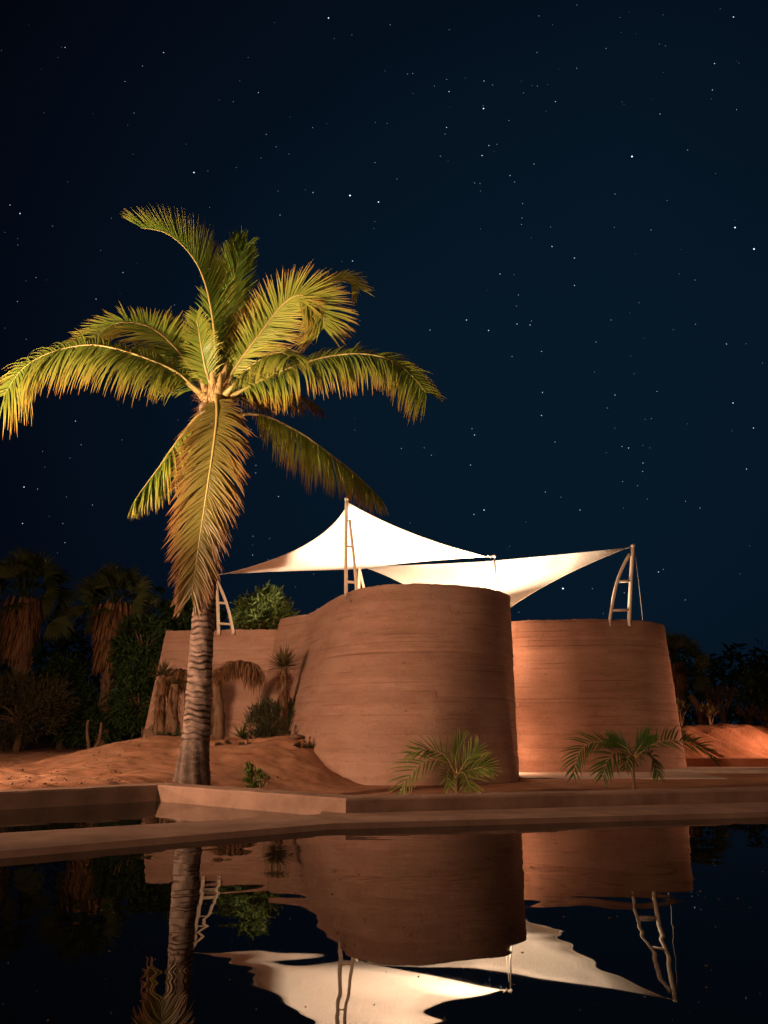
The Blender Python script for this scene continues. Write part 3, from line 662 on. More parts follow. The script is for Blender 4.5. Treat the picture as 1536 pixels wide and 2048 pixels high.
frond(palm, [(428, 790, 11.9), (412, 740, 11.7), (404, 700, 11.5), (398, 665, 11.2), (392, 632, 10.9)], (.2, -.9, -.4), .1, .46, 35, 62, 1.4, 101, .013, .1, (1, 1), (.15, .4, .7), seed=12, tip=.5, jit=1.7)
frond(palm, [(450, 790, 11.9), (490, 745, 11.5), (530, 715, 11.1), (560, 705, 10.6), (580, 712, 10.2)], (-.2, -.5, .8), -.2, .72, 20, 50, 2.4, 135, .015, .1, (1, 1), (.15, .4, .8), seed=13, tip=.6, jit=1.7)
frond(palm, [(455, 800, 12.2), (500, 790, 12.5), (550, 785, 12.8), (600, 792, 13.1), (640, 815, 13.3)], (0, -.5, .85), -.3, .65, 15, 50, 2.6, 117, .016, .12, (1, 1), (.5, .8, 1.1), seed=14, tip=.5, jit=1.7)
frond(palm, [(410, 800, 12.1), (370, 765, 12.4), (325, 735, 12.7), (280, 722, 13.0), (240, 728, 13.3)], (0, -.6, .8), -.25, .65, 15, 50, 2.0, 117, .016, .15, (1, 1), (.0, .2, .7), seed=15, tip=.6, jit=1.7)

WSC = 1.0
# ------------------------------------------------------------------ young palms behind the right pool wall
def young_palm(label, root_px, d, fronds, group='young palms behind the pool wall'):
    r0 = at_d(*root_px, d); gzv = gz(r0.x, r0.y); t0 = thing('young_palm', label, 'young palm', (r0.x, r0.y, gzv), group)
    top = at_d(root_px[0], root_px[1] - root_px[2] if len(root_px) > 2 else root_px[1], d) if False else r0
    return t0, r0, gzv
yd = 13.2
r0 = at_d(915, 1560, yd); gzv = gz(r0.x, r0.y)
yp = thing('young_palm', 'small bright green young palm in front of the curving wall', 'young palm', (r0.x, r0.y, gzv), 'young palms behind the pool wall')
mb = MB(); mb.tube([Vector((r0.x, r0.y, gzv - .05)), at_d(913, 1575, yd), at_d(912, 1548, yd)], [.05, .045, .035], 8); mb.build('stem', M['bark'], yp)
kw = dict(mat='young', rr_=.013, w=.014, n=14, tint=(.5, .9, 1.2), jit=1.3, single=True)
frond(yp, [(912, 1550, yd), (898, 1528, yd), (868, 1518, yd - .1), (838, 1532, yd - .2), (812, 1560, yd - .25), (802, 1584, yd - .25)], (0, -.8, .6), 0, 0.55, 20, 66, .9, start=.2, side=(1, .8), seed=21, **kw)
frond(yp, [(912, 1550, yd), (893, 1515, yd), (868, 1500, yd), (845, 1500, yd - .1), (822, 1506, yd - .1)], (0, -.8, .6), 0, 0.44, 25, 66, .7, start=.2, seed=22, **kw)
frond(yp, [(914, 1550, yd), (912, 1520, yd), (916, 1496, yd), (922, 1480, yd)], (.3, -1, 0), 0, 0.39, 55, 82, 0, start=.3, seed=23, **kw)
frond(yp, [(916, 1550, yd), (930, 1525, yd), (945, 1508, yd), (952, 1498, yd)], (.1, -1, .2), 0, 0.39, 40, 70, .3, start=.3, seed=24, **kw)
frond(yp, [(916, 1550, yd), (940, 1540, yd - .2), (962, 1535, yd - .3), (982, 1542, yd - .4)], (0, -.8, .6), 0, 0.39, 30, 66, .6, start=.25, seed=25, **kw)
frond(yp, [(914, 1550, yd), (925, 1545, yd - .4), (932, 1555, yd - .7), (940, 1575, yd - .9)], (0, -1, .1), 0, 0.55, 20, 62, .5, start=.15, seed=26, **kw)
frond(yp, [(912, 1550, yd), (900, 1540, yd - .3), (895, 1550, yd - .6), (898, 1570, yd - .7)], (0, -1, .1), 0, 0.34, 30, 60, .8, start=.15, seed=27, **kw)
frond(yp, [(914, 1550, yd), (935, 1530, yd + .2), (955, 1522, yd + .3), (978, 1525, yd + .4)], (0, -.7, .7), 0, 0.36, 30, 62, .9, start=.2, seed=28, **kw)

yd = 13.6; r0 = at_d(1268, 1580, yd); gzv = gz(r0.x, r0.y)
yp = thing('young_palm', 'dark young palm with bare stem and arching fronds before the round tower', 'young palm', (r0.x, r0.y, gzv), 'young palms behind the pool wall')
mb = MB(); mb.tube([Vector((r0.x, r0.y, gzv - .05)), at_d(1268, 1580, yd), at_d(1266, 1540, yd), at_d(1265, 1512, yd)], [.04, .036, .032, .028], 8); mb.build('stem', M['bark'], yp)
kw = dict(mat='young', rr_=.013, w=.014, n=18, tint=(.0, .2, .5), jit=1.3, single=True)
frond(yp, [(1265, 1520, yd), (1240, 1495, yd), (1208, 1484, yd), (1176, 1488, yd), (1155, 1512, yd - .1), (1148, 1548, yd - .1)], (0, -.75, .65), 0, 0.44, 25, 60, 1.2, start=.3, side=(1, .8), seed=31, **kw)
frond(yp, [(1267, 1520, yd), (1295, 1495, yd), (1330, 1482, yd), (1370, 1484, yd + .1), (1405, 1496, yd + .1), (1432, 1520, yd + .15)], (0, -.75, .65), .1, 0.47, 25, 62, .9, start=.25, side=(.8, 1), seed=32, **kw)
frond(yp, [(1265, 1520, yd), (1245, 1505, yd - .3), (1225, 1508, yd - .5), (1212, 1528, yd - .6), (1206, 1550, yd - .6)], (0, -.8, .5), 0, 0.44, 25, 60, 1.0, start=.25, seed=33, **kw)
frond(yp, [(1267, 1520, yd), (1282, 1502, yd + .2), (1300, 1506, yd + .4), (1310, 1525, yd + .5), (1316, 1548, yd + .5)], (0, -.8, .5), 0, 0.39, 25, 60, 1.2, start=.2, seed=34, **kw)
frond(yp, [(1265, 1520, yd), (1256, 1500, yd), (1240, 1488, yd), (1225, 1480, yd)], (.3, -1, 0), 0, 0.36, 45, 70, .4, start=.3, seed=35, **kw)
frond(yp, [(1267, 1520, yd), (1272, 1505, yd), (1284, 1488, yd), (1294, 1476, yd)], (0, -1, .2), 0, 0.36, 45, 72, .4, start=.3, seed=36, **kw)
frond(yp, [(1266, 1520, yd), (1262, 1510, yd - .4), (1256, 1515, yd - .8), (1252, 1535, yd - 1)], (0, -.9, .5), 0, 0.36, 30, 60, 1.3, start=.2, seed=37, **kw)
frond(yp, [(1266, 1520, yd), (1272, 1508, yd + .5), (1276, 1508, yd + .9), (1280, 1525, yd + 1.2)], (0, -.9, .5), 0, 0.36, 30, 60, 1.3, start=.2, seed=38, **kw)

# ------------------------------------------------------------------ planting on the mound
def spiky(root, c, R, n, seed, w=.018, lo=-.3, hi=1.0, mat='dryleaf', droop=.3, name='leaves', t=(.2, .8)):
    rd = random.Random(seed); mb = MB()
    for k in range(n):
        a = rd.uniform(0, 6.283); zz = rd.uniform(lo, hi); h = math.sqrt(max(0, 1 - zz * zz)); d = Vector((math.cos(a) * h, math.sin(a) * h, zz))
        leaf_strip(mb, Vector(c) + d * R * .06, d, R * rd.uniform(.75, 1.1), w * rd.uniform(.8, 1.2), Vector((0, 0, 1)), droop, rd.uniform(*t), t[1], 4)
    o = mb.build(name, M[mat], root, False); o['kind'] = 'stuff'; return o
def yucca(label, foot_px, head_px, d, R, tr=.10, skirt=.45, heads=None, seed=0, group='yuccas by the wing wall', hn=110):
    f = at_d(*foot_px, d); f.z = gz(f.x, f.y) - .05; h = at_d(*head_px, d); t0 = thing('yucca', label, 'yucca', f, group)
    mb = MB(); rd = random.Random(seed)
    P = catmull([f, f.lerp(h, .5) + Vector((rd.uniform(-.04, .04), 0, 0)), h], 14); mb.tube(P, [tr * (1.15 - .5 * i / 13) * rd.uniform(.9, 1.1) for i in range(14)], 10); mb.build('trunk', M['bark'], t0)
    spiky(t0, h, R, hn, seed + 1, .024, -.25, 1, 'dryleaf', .12, 'leaves')
    sk = MB()
    for k in range(150):
        q = rd.random(); p = h.lerp(f, q * skirt); a = rd.uniform(0, 6.283); d_ = Vector((math.cos(a), math.sin(a), rd.uniform(-2.8, -.4)))
        leaf_strip(sk, p + Vector((d_.x, d_.y, 0)) * tr * .8, d_, R * rd.uniform(.35, .75), .014, Vector((0, 0, 1)), 2.5, .1, rd.uniform(.3, 1), 4)
    o = sk.build('dead_leaves', M['skirt'], t0, False); o['kind'] = 'stuff'
    return t0
yucca('slim yucca with a star shaped head, rising out of the bush by the wall', (565, 1490), (568, 1334), 20.2, .58, .13, .9, seed=40, hn=120)
yucca('leaning dark yucca at the outer left corner of the wing wall', (318, 1475), (325, 1350), 20.6, .46, .15, .8, seed=41, hn=80)
yucca('stout yucca with drooping dry leaves, just left of the tall palm trunk', (345, 1475), (350, 1368), 20.6, .40, .17, .95, seed=43, hn=70)
# drooping shaggy one right of the trunk
def droopy(label, foot_px, top_px, arch, d, seed, rt=.16):
    f = at_d(*foot_px, d); f.z = gz(f.x, f.y) - .05; t0 = thing('drooping_yucca', label, 'yucca', f, 'yuccas by the wing wall')
    h = at_d(*top_px, d); mb = MB(); rd = random.Random(seed)
    P = catmull([f, f.lerp(h, .4) + Vector((.05, 0, 0)), h], 14); mb.tube(P, [rt * rd.uniform(.85, 1.15) * (1.1 - .35 * i / 13) for i in range(14)], 10); mb.build('trunk', M['bark'], t0)
    A_ = catmull([h] + [at_d(*p, d) for p in arch], 26)
    mb = MB(); mb.tube(A_, [.085 - .04 * i / 25 for i in range(26)], 8); mb.build('branch', M['bark'], t0)
    sk = MB()
    for k in range(700):
        q = rd.random(); p = A_[int(q * 25)]; a = rd.uniform(0, 6.283); dd = Vector((math.cos(a) * .8 + .25, math.sin(a) * .8, rd.uniform(-.9, .75)))
        leaf_strip(sk, p, dd, rd.uniform(.3, .62) * (.7 + .45 * q), .024, Vector((0, 0, 1)), 7.5, .15, rd.uniform(.3, 1), 5)
    o = sk.build('dead_leaves', M['skirt'], t0, False); o['kind'] = 'stuff'
    return t0
droopy('shaggy arching yucca with a drooping dry head, just right of the tall palm trunk', (436, 1478), (432, 1352), [(450, 1340), (475, 1330), (498, 1332), (512, 1352)], 20.5, 50)
droopy('shaggy bent yucca with a drooping dry head, partly hidden behind the tall palm trunk', (372, 1478), (376, 1360), [(368, 1345), (355, 1350), (345, 1368)], 20.9, 51, .12)

def bush(label, c, r, n, seed, mat='leaf', ls=.10, lw=.022, name='bush', cat='bush', group=None, stems=5, up=.4, ground=True, t=(0, 1)):
    """leafy shrub: stems plus many small leaves clumped through its volume"""
    rd = random.Random(seed); c = Vector(c); g0 = gz(c.x, c.y) if ground else c.z - r[2]
    if r[2] < .15 and n > 300: c.z = g0 + r[2] * .7
    t0 = thing(name, label, cat, (c.x, c.y, g0), group)
    mb = MB()
    tips = []
    for k in range(stems):
        a = rd.uniform(0, 6.28); q = rd.uniform(.3, .8); e_ = c + Vector((math.cos(a) * r[0] * q, math.sin(a) * r[1] * q, rd.uniform(-.1, .6) * r[2]))
        s0 = Vector((c.x + rd.uniform(-.1, .1) * r[0], c.y, g0 - .05)); mb.tube([s0, s0.lerp(e_, .5) + Vector((rd.uniform(-.1, .1) * r[0], 0, .05)), e_], [.05 * min(1, r[2]), .03 * min(1, r[2]), .012], 6); tips.append(e_)
    if r[2] >= .15 or n < 300: mb.build('stem', M['bark'], t0)
    mb = MB(); clumps = []
    nc = max(8, n // 42)
    for k in range(nc):
        while True:
            d = Vector((rd.uniform(-1, 1), rd.uniform(-1, 1), rd.uniform(-1, 1)))
            if .25 < d.length < 1: break
        clumps.append(c + Vector((d.x * r[0], d.y * r[1], d.z * r[2])))
    cr = .30 * min(r)
    for k in range(n):
        q = clumps[k % nc]; d = Vector((rd.gauss(0, 1), rd.gauss(0, 1), rd.gauss(0, 1))); p = q + d * cr * .55
        if p.z < g0: p.z = g0 + rd.random() * .2
        dd = (p - c); dd = Vector((dd.x / r[0], dd.y / r[1], dd.z / r[2] + up)) + Vector((rd.gauss(0, .5), rd.gauss(0, .5), rd.gauss(0, .5)))
        leaf_strip(mb, p, dd, ls * rd.uniform(.6, 1.3), lw * rd.uniform(.7, 1.2), Vector((rd.gauss(0, 1), rd.gauss(0, 1), 1)), .8, rd.uniform(*t), t[1] * rd.random(), 2)
    o = mb.build('leaves', M[mat], t0, False); o['kind'] = 'stuff'
    return t0
bush('rounded feathery bush around the foot of the slim yucca', at_d(556, 1448, 20.3), (.80, .5, .58), 4200, 60, 'scrub', .16, .010, up=1.0, t=(0, .45))
bush('feathery bush leaning against the wall right of the slim yucca', at_d(596, 1440, 20.7), (.38, .35, .60), 1300, 61, 'scrub', .16, .010, up=1.2, t=(0, .45))
bush('low dark tuft on the mound, left of the feathery bush', at_d(505, 1484, 19.9), (.35, .25, .12), 500, 62, 'scrub', .09, .009, t=(0, .4))
bush('low green creeper beside the tall palm trunk on the mound', at_d(345, 1482, 19.8), (.35, .25, .14), 500, 63, 'scrub', .09, .012, t=(0, .4))
bush('dark mat of ground plant on the right slope of the mound', at_d(605, 1521, 17.6), (.22, .18, .04), 420, 64, 'dryleaf', .07, .012, t=(0, .3), stems=2)
bush('flat dark leafy mat standing in for a dark hollow on the mound nearest the tall palm trunk', at_d(452, 1508, 18.3), (.24, .22, .04), 420, 68, 'dryleaf', .07, .012, t=(0, .3), stems=2)  # leaf mat added for the dark of a hollow the relief hides
bush('flat dark leafy mat standing in for a dark hollow on the mound above the cone shaped seedling', at_d(500, 1509, 18.2), (.28, .24, .04), 420, 69, 'dryleaf', .07, .012, t=(0, .3), stems=2)  # second mat added in place of a dark hollow
bush('low matted plant at the crest of the mound under the yucca', at_d(575, 1500, 18.8), (.3, .2, .05), 420, 65, 'dryleaf', .07, .012, t=(0, .3), stems=2)
# small cone shaped seedling close to the pool wall
sp = at_d(505, 1547, 11.4); bush('small cone shaped seedling right of the tall palm, close to the pool wall', (sp.x, sp.y, sp.z), (.10, .10, .24), 900, 66, 'young', .055, .010, 'seedling', 'seedling', up=1.5, t=(0, .7))
sp = at_d(526, 1562, 10.6); bush('tiny sprout with a few leaves beside the cone shaped seedling', (sp.x, sp.y, sp.z), (.09, .09, .07), 110, 67, 'young', .05, .010, 'sprout', 'seedling', t=(0, .5), stems=3)
a_ = at_d(483, 1478, 19.9); ag = thing('agave', 'small dark agave with stiff pointed leaves on the crest of the mound', 'agave', (a_.x, a_.y, gz(a_.x, a_.y)))
for k in range(13):
    mb = MB(); a = k * 2.399; el = .25 + .75 * (k / 13); d = Vector((math.cos(a) * (1.1 - el * .6), math.sin(a) * (1.1 - el * .6), el))
    leaf_strip(mb, Vector((a_.x, a_.y, gz(a_.x, a_.y) + .03)), d, .52, .034, Vector((0, 0, 1)), .2, .1, .3, 5); mb.build('leaf', M['young'], ag, False)
# cacti
def cactus(label, px, py, d, h, r, seed, ribs=9):
    p = at_d(px, py, d); z0 = gz(p.x, p.y) - .03; t0 = None; V = []; F = []; n = ribs * 4; rd = random.Random(seed)
    for j in range(22):
        t = j / 21; rr0 = r * (.82 + .18 * min(1, t * 4)) * math.sqrt(max(0.0004, 1 - max(0, (t - .86) / .14) ** 2))
        for k in range(n):
            a = 2 * math.pi * k / n; q = rr0 * (1 + .13 * math.cos(ribs * a)); V.append((p.x + q * math.cos(a), p.y + q * math.sin(a), z0 + h * t))
        if j:
            for k in range(n): F.append(((j - 1) * n + k, (j - 1) * n + (k + 1) % n, j * n + (k + 1) % n, j * n + k))
    o = part('cactus', V, F, M['cactus'], None, True, {'tint': [.5] * len(V)}, (p.x, p.y, z0)); tag(o, label, 'cactus'); return o
cactus('thin column cactus standing behind the feathery bush near the wall', 592, 1480, 20.9, 1.25, .07, 1)
cactus('squat barrel cactus at the right end of the planting, against the wall', 655, 1488, 19.3, .34, .19, 2, 13)
cactus('small ribbed column standing in for a cactus shadow, left of the barrel cactus', 640, 1488, 19.6, .95, .06, 3)  # dark column put where only a cactus shadow falls on the wall
def stone(label, px, py, d, r, seed, group=None, sink=.35):
    p = at_d(px, py, d); z = gz(p.x, p.y); mb = MB(); mb.blob((p.x, p.y, z + r[2] * (1 - sink)), r, seed, 12, 8, .22)
    o = mb.build('stone', M['stone'], None, True, (p.x, p.y, z)); tag(o, label, 'stone', group); return o
stone('brown rock left of the barrel cactus on the mound', 622, 1480, 19.4, (.20, .16, .13), 1)
stone('small flat rock on the mound below the feathery bush', 590, 1505, 18.2, (.16, .12, .06), 2)
stone('round little stone right of the foot of the tall palm', 424, 1562, 11.4, (.055, .05, .035), 3)
stone('round boulder at the outer left corner of the wing wall', 304, 1478, 20.7, (.20, .18, .22), 4)
rd = random.Random(77)
mb = MB()
for k in range(260):
    px = rd.uniform(-40, 470); p = at_z(px, 1566 + rd.uniform(-4, 3) if px > 230 else rd.uniform(1545, 1578), .12)
    if p.y < float(cop_y(p.x)) + .32: continue
    r_ = rd.uniform(.008, .028) * (1 if px > 240 else .6); z = gz(p.x, p.y); mb.blob((p.x, p.y, z + r_ * .3), (r_, r_, r_ * .7), k, 7, 5, .25)
tag(mb.build('soil_crumbs', M['stone'], None), kind='stuff')
mb = MB()
for k in range(420):
    x_ = rd.uniform(-12, 9); y_ = rd.uniform(9, 22)
    if x_ > -1 and y_ > 15: continue
    r_ = rd.uniform(.008, .03); z = gz(x_, y_); mb.blob((x_, y_, z + r_ * .3), (r_, r_, r_ * .6), k, 6, 4, .25)
tag(mb.build('gravel', M['stone'], None), kind='stuff')

mb = MB()
for k in range(150):
    x_ = rd.uniform(-8, 7); y_ = rd.uniform(8.6, 19.5)
    if y_ > 15 and x_ > -.8: y_ -= 5
    if y_ < float(cop_y(x_)) + .4: continue
    z = gz(x_, y_); a = rd.uniform(0, 6.28); leaf_strip(mb, (x_, y_, z + .02), Vector((math.cos(a), math.sin(a), .25)), rd.uniform(.08, .34), .008, Vector((0, 0, 1)), 1.6, rd.random(), rd.random(), 4)
tag(mb.build('leaf_litter', M['skirt'], None, False), kind='stuff')

mb = MB()
for k in range(110):
    y_ = rd.uniform(1.9, 4.4); x_ = rd.uniform(-.45, .55) * y_; r_ = rd.uniform(.0012, .0032) * (y_ / 2.4)
    mb.blob((x_, y_, .001), (r_ * rd.uniform(1, 1.8), r_, r_ * .5), k, 6, 4, .2)
tag(mb.build('floating_dust', M['stone'], None), kind='stuff')

# ------------------------------------------------------------------ right side: path, sunken step, earth bank
def strip(name, x0, x1, y0, y1, z, zb, mat):
    V = [(x0, y0, z), (x1, y0, z), (x1, y1, z), (x0, y1, z), (x0, y0, zb), (x1, y0, zb), (x1, y1, zb), (x0, y1, zb)]
    o = part(name, V, [(0, 1, 2, 3), (1, 0, 4, 5), (2, 1, 5, 6), (3, 2, 6, 7), (0, 3, 7, 4)], mat, None, False); tag(o, kind='structure'); return o
strip('path', 7.2, 40, 20.6, 22.0, -.36, -.8, M['path'])
strip('path_apron', 3.2, 8.0, 18.3, 20.6, -.425, -.8, M['path'])
strip('step', 8.3, 40, 23.6, 24.4, -.20, -.9, M['bank'])
# bank
bx = np.concatenate([np.linspace(7.5, 17, 380), np.linspace(17.2, 30, 60)]); bt = np.linspace(0, 1, 110); BX, BT = np.meshgrid(bx, bt)
prof = np.interp(BT, [0, .04, .5, .62, 1], [0, .04, .96, 1, 1.0]); BY = 24.8 + 4.5 * BT ** 1.15
BZ = -.45 + 1.22 * prof + .05 * vnoise(BX * .5, BX * 0, 31) * prof
sl = BX * 1.0 + BT * 3.2
gul = vnoise(sl * 1.1, BT * 1.4, 33); BZ += -.34 * np.exp(-(gul / .13) ** 2) * np.sin(np.pi * np.clip(BT / .62, 0, 1)) + .05 * vnoise(BX * 2.2, BT * 6, 34) * prof + .05 * vnoise(sl * 5, BT * 9, 35) * prof - .10 * np.abs(vnoise(sl * 2.4, BT * 2.2, 37)) * prof
BY += .12 * vnoise(BX * 1.2, BT * 3, 36)
idx = np.arange(BX.size).reshape(BX.shape); F = np.stack([idx[:-1, :-1], idx[:-1, 1:], idx[1:, 1:], idx[1:, :-1]], -1).reshape(-1, 4)
# skirts so that the bank is a solid heap
V = np.stack([BX, BY, BZ], -1).reshape(-1, 3)
lastr = np.stack([bx, np.full_like(bx, 33.0), np.full_like(bx, -.6)], -1); n0 = len(V); V = np.concatenate([V, lastr]); nb = len(bx)
F2 = [[int(idx[-1, i]), int(idx[-1, i + 1]), n0 + i + 1, n0 + i] for i in range(nb - 1)]
tag(part('earth_bank', V, F.tolist() + F2, M['bank']), kind='structure')
def bank_top(x_): return -.45 + 1.22
def on_bank(px, d): p = at_d(px, 1450, d); return Vector((p.x, p.y, .77))
def shrub_bank(label, px, d, h, r, seed, mat, name='shrub', n=500, leafy=1.0, ls=.16, lw=.02, fork=6, tr=.03, t=(0, 1)):
    """open branched shrub on the bank: visible pale stems, leaves only at the ends"""
    f = on_bank(px, d); rd = random.Random(seed); t0 = thing(name, label, 'shrub', f, 'shrubs on the earth bank')
    mb = MB(); tips = []
    for k in range(fork):
        a = rd.uniform(0, 6.28); q = rd.uniform(.2, .8); m_ = f + Vector((math.cos(a) * r * q * .5, math.sin(a) * r * q * .5, h * rd.uniform(.35, .55)))
        mb.tube([f - Vector((0, 0, .1)), m_], [tr, tr * .7], 6)
        for j in range(3):
            a2 = a + rd.uniform(-1, 1); e_ = m_ + Vector((math.cos(a2) * r * .45, math.sin(a2) * r * .45, h * rd.uniform(.25, .5))); mb.tube([m_, m_.lerp(e_, .5) + Vector((0, 0, .03)), e_], [tr * .65, tr * .5, tr * .35], 5); tips.append(e_)
    mb.build('branches', M['bark'], t0)
    mb = MB()
    for k in range(int(n * leafy)):
        p = tips[k % len(tips)]; d_ = Vector((rd.gauss(0, 1), rd.gauss(0, 1), rd.gauss(.5, .8)))
        leaf_strip(mb, p + Vector((rd.gauss(0, .05), rd.gauss(0, .05), rd.gauss(0, .06))), d_, ls * rd.uniform(.5, 1.2), lw, Vector((0, 0, 1)), 1.2, rd.uniform(*t), t[1] * rd.random(), 3)
    o = mb.build('leaves', M[mat], t0, False); o['kind'] = 'stuff'
    return t0
shrub_bank('open twiggy shrub with olive leaf tufts, tallest on the earth bank', 1448, 28.5, 1.45, .75, 71, 'dryleaf', n=700, t=(.4, 1))
shrub_bank('small pale branching shrub in the middle of the earth bank', 1420, 28.0, .65, .45, 72, 'dryleaf', n=260, t=(.5, 1))
shrub_bank('leafy dark shrub on the bank right against the round tower', 1362, 28.3, .85, .5, 73, 'dryleaf', n=600, t=(.2, .9))
shrub_bank('bleached round shrub, the rightmost on the earth bank', 1500, 28.2, .62, .38, 74, 'skirt', n=520, ls=.12, t=(.6, 1))
shrub_bank('low shrub at the right edge of the picture on the slope of the bank', 1545, 27.0, .35, .5, 75, 'dryleaf', n=500, t=(0, .6))
f = on_bank(1407, 29.2); tr_ = thing('forked_tree', 'bare forked trunk with fan leaves above, behind the earth bank beside the round tower', 'tree', f)
mb = MB(); mb.tube([f - Vector((0, 0, .3)), at_d(1405, 1440, 29.2), at_d(1398, 1415, 29.2), at_d(1380, 1390, 29.3)], [.20, .19, .17, .13], 10); mb.tube([at_d(1405, 1440, 29.2), at_d(1412, 1420, 29.2), at_d(1425, 1395, 29.2)], [.19, .15, .13], 10); mb.build('trunk', M['bark'], tr_)
rm = at_d(1352, 1458, 26.2); bush('round tuft of dry grass at the left end of the earth bank', (rm.x, rm.y, .35), (.45, .4, .22), 900, 76, 'dryleaf', .16, .008, 'grass_tuft', 'grass tuft', ground=False, t=(.2, 1))

# ------------------------------------------------------------------ fan palms and trees in the dark
def fan_leaf(mb, hub, d, up, R, seed, ns=22, spread=2.5, tint=(0, 1)):
    """palmate leaf: blades radiating from the hub, joined near the centre"""
    rd = random.Random(seed); d = d.normalized(); s = d.cross(up).normalized(); up = s.cross(d).normalized()
    for k in range(ns):
        a = (k / (ns - 1) - .5) * spread; q = d * math.cos(a) + s * math.sin(a) + up * (.18 * math.cos(a) - .08)
        leaf_strip(mb, hub, q, R * (.72 + .28 * math.cos(a)) * rd.uniform(.92, 1.05), R * spread / ns * .42, up, 1.1 + .7 * rd.random(), rd.uniform(*tint), rd.uniform(*tint), 4)
def fan_palm(label, head_px, foot_px, d, R, seed, skirt=1.6, skr=.5, tr=.2, n=26, group='fan palms in the dark background', base_z=None, sp=1.0):
    f = at_d(*foot_px, d); f.z = gz(f.x, f.y) - .1; h = at_d(*head_px, d); rd = random.Random(seed)
    t0 = thing('fan_palm', label, 'palm tree', f, group)
    mb = MB(); P = [f.lerp(h, i / 40) for i in range(41)]; mb.tube(P, [tr * (1.15 - .3 * i / 40) * (1 + .10 * ((i * 3) % 4 - 1.5) / 1.5) for i in range(41)], 10)
    for k in range(150):
        q = rd.random(); p = f.lerp(h, q); a = rd.uniform(0, 6.28); e_ = Vector((math.cos(a), math.sin(a), 0)); mb.tube([p + e_ * tr * .9, p + e_ * tr * 1.25 + Vector((0, 0, .16))], [.05, .02], 4)
    mb.build('trunk', M['bark'], t0)
    for k in range(n):
        a = k * 2.399 + rd.uniform(-.2, .2); el = -.5 + 2.0 * (k / n) ** .75; e_ = Vector((math.cos(a), math.sin(a), 0)) * math.cos(el) + Vector((0, 0, math.sin(el)))
        pet = R * rd.uniform(.75, 1.05) * sp; hub = h + e_ * pet - Vector((0, 0, .12 * pet)); mb = MB(); mb.tube([h, h + e_ * pet * .5, hub], [.03, .022, .015], 5, a=.3)
        fan_leaf(mb, hub, e_ + Vector((0, 0, -.12)), Vector((rd.gauss(0, .35), -1.0, .45 + rd.gauss(0, .3))), R * .80, seed * 99 + k, tint=(0, 1) if k > 5 else (.5, 1)); mb.build('fan_leaf', M['fanleaf'], t0, False)
    sk = MB()
    for k in range(int(420 * skirt)):
        q = rd.random(); z = -skirt * q + .1; a = rd.uniform(0, 6.28); e_ = Vector((math.cos(a), math.sin(a), 0)); rad = skr * (1.0 - .45 * q) * rd.uniform(.55, 1.05)
        leaf_strip(sk, h + e_ * rad + Vector((0, 0, z)), e_ * .25 + Vector((0, 0, -1)), rd.uniform(.35, .8), rd.uniform(.03, .06), e_, .5, rd.uniform(0, 1), rd.uniform(.2, 1), 4)
    o = sk.build('dead_leaf_skirt', M['skirt'], t0, False); o['kind'] = 'stuff'
    return t0
fan_palm('shaggy fan palm with a long skirt of dead leaves, second from the left edge', (228, 1210), (212, 1400), 27, 1.05, 81, 2.0, .72, .20)
fan_palm('fan palm at the far left edge with a skirt of dead leaves and stubby trunk', (48, 1200), (45, 1420), 27, 1.25, 82, 1.9, .70, .30)
fan_palm('dim fan palm peeping out right of the round tower', (1352, 1330), (1356, 1460), 31, .95, 83, .7, .35, .2, 20)
def tree(label, foot_px, crown_px, d, r, n, seed, ls=.20, lw=.05, mat='leaf', name='leafy_tree', t=(0, 1), group='trees in the dark background', tr=.14):
    t = t if t != (0, 1) else (0, .55)
    f = at_d(*foot_px, d); f.z = gz(f.x, f.y) - .1; c = at_d(*crown_px, d); rd = random.Random(seed); t0 = thing(name, label, 'tree', f, group)
    mb = MB(); mb.tube([f, f.lerp(c, .5) + Vector((.1, 0, 0)), c], [tr, tr * .8, tr * .4], 8)
    cl = []
    for k in range(max(14, n // 70)):
        while True:
            q = Vector((rd.uniform(-1, 1), rd.uniform(-1, 1), rd.uniform(-1, 1)))
            if .3 < q.length < 1: break
        p = c + Vector((q.x * r[0], q.y * r[1], q.z * r[2])); cl.append(p)
        if k % 3 == 0: mb.tube([c.lerp(f, .25), (c + p) / 2 - Vector((0, 0, .1)), p], [tr * .4, tr * .25, .012], 5)
    mb.build('trunk', M['bark'], t0); mb = MB(); cr = .28 * min(r)
    for k in range(n):
        p = cl[k % len(cl)] + Vector((rd.gauss(0, 1), rd.gauss(0, 1), rd.gauss(0, .8))) * cr * .6
        dd = (p - c) * .4 + Vector((rd.gauss(0, .5), rd.gauss(0, .5), rd.gauss(.1, .5)))
        leaf_strip(mb, p, dd, ls * rd.uniform(.6, 1.25), lw * rd.uniform(.7, 1.2), Vector((rd.gauss(0, 1), rd.gauss(0, 1), 1)), .6, rd.uniform(*t), rd.uniform(*t), 2)
    o = mb.build('crown', M[mat], t0, False); return t0
tree('round green tree top rising behind the wing wall, right of the ladder mast', (520, 1470), (530, 1232), 27.5, (1.0, .9, .85), 5200, 90, .26, .045, t=(.55, 1))  # high tint puts the lit look of this crown into its leaf colour
tree('dark tree top behind the wing wall, hidden partly by the hanging frond', (400, 1470), (375, 1235), 28.5, (1.15, 1.0, .8), 4200, 91, .22, .05)
tree('dark leafy tree just left of the wing wall', (300, 1480), (290, 1300), 26.5, (.95, .9, 1.15), 4800, 92, .22, .05)
tree('drooping leafy tree low beside the left end of the wing wall', (290, 1490), (278, 1400), 25.5, (.75, .7, 1.2), 4200, 93, .26, .035)
tree('low leafy tree between the two fan palms', (120, 1490), (118, 1345), 27.5, (.75, .7, .6), 2600, 94, .22, .04)
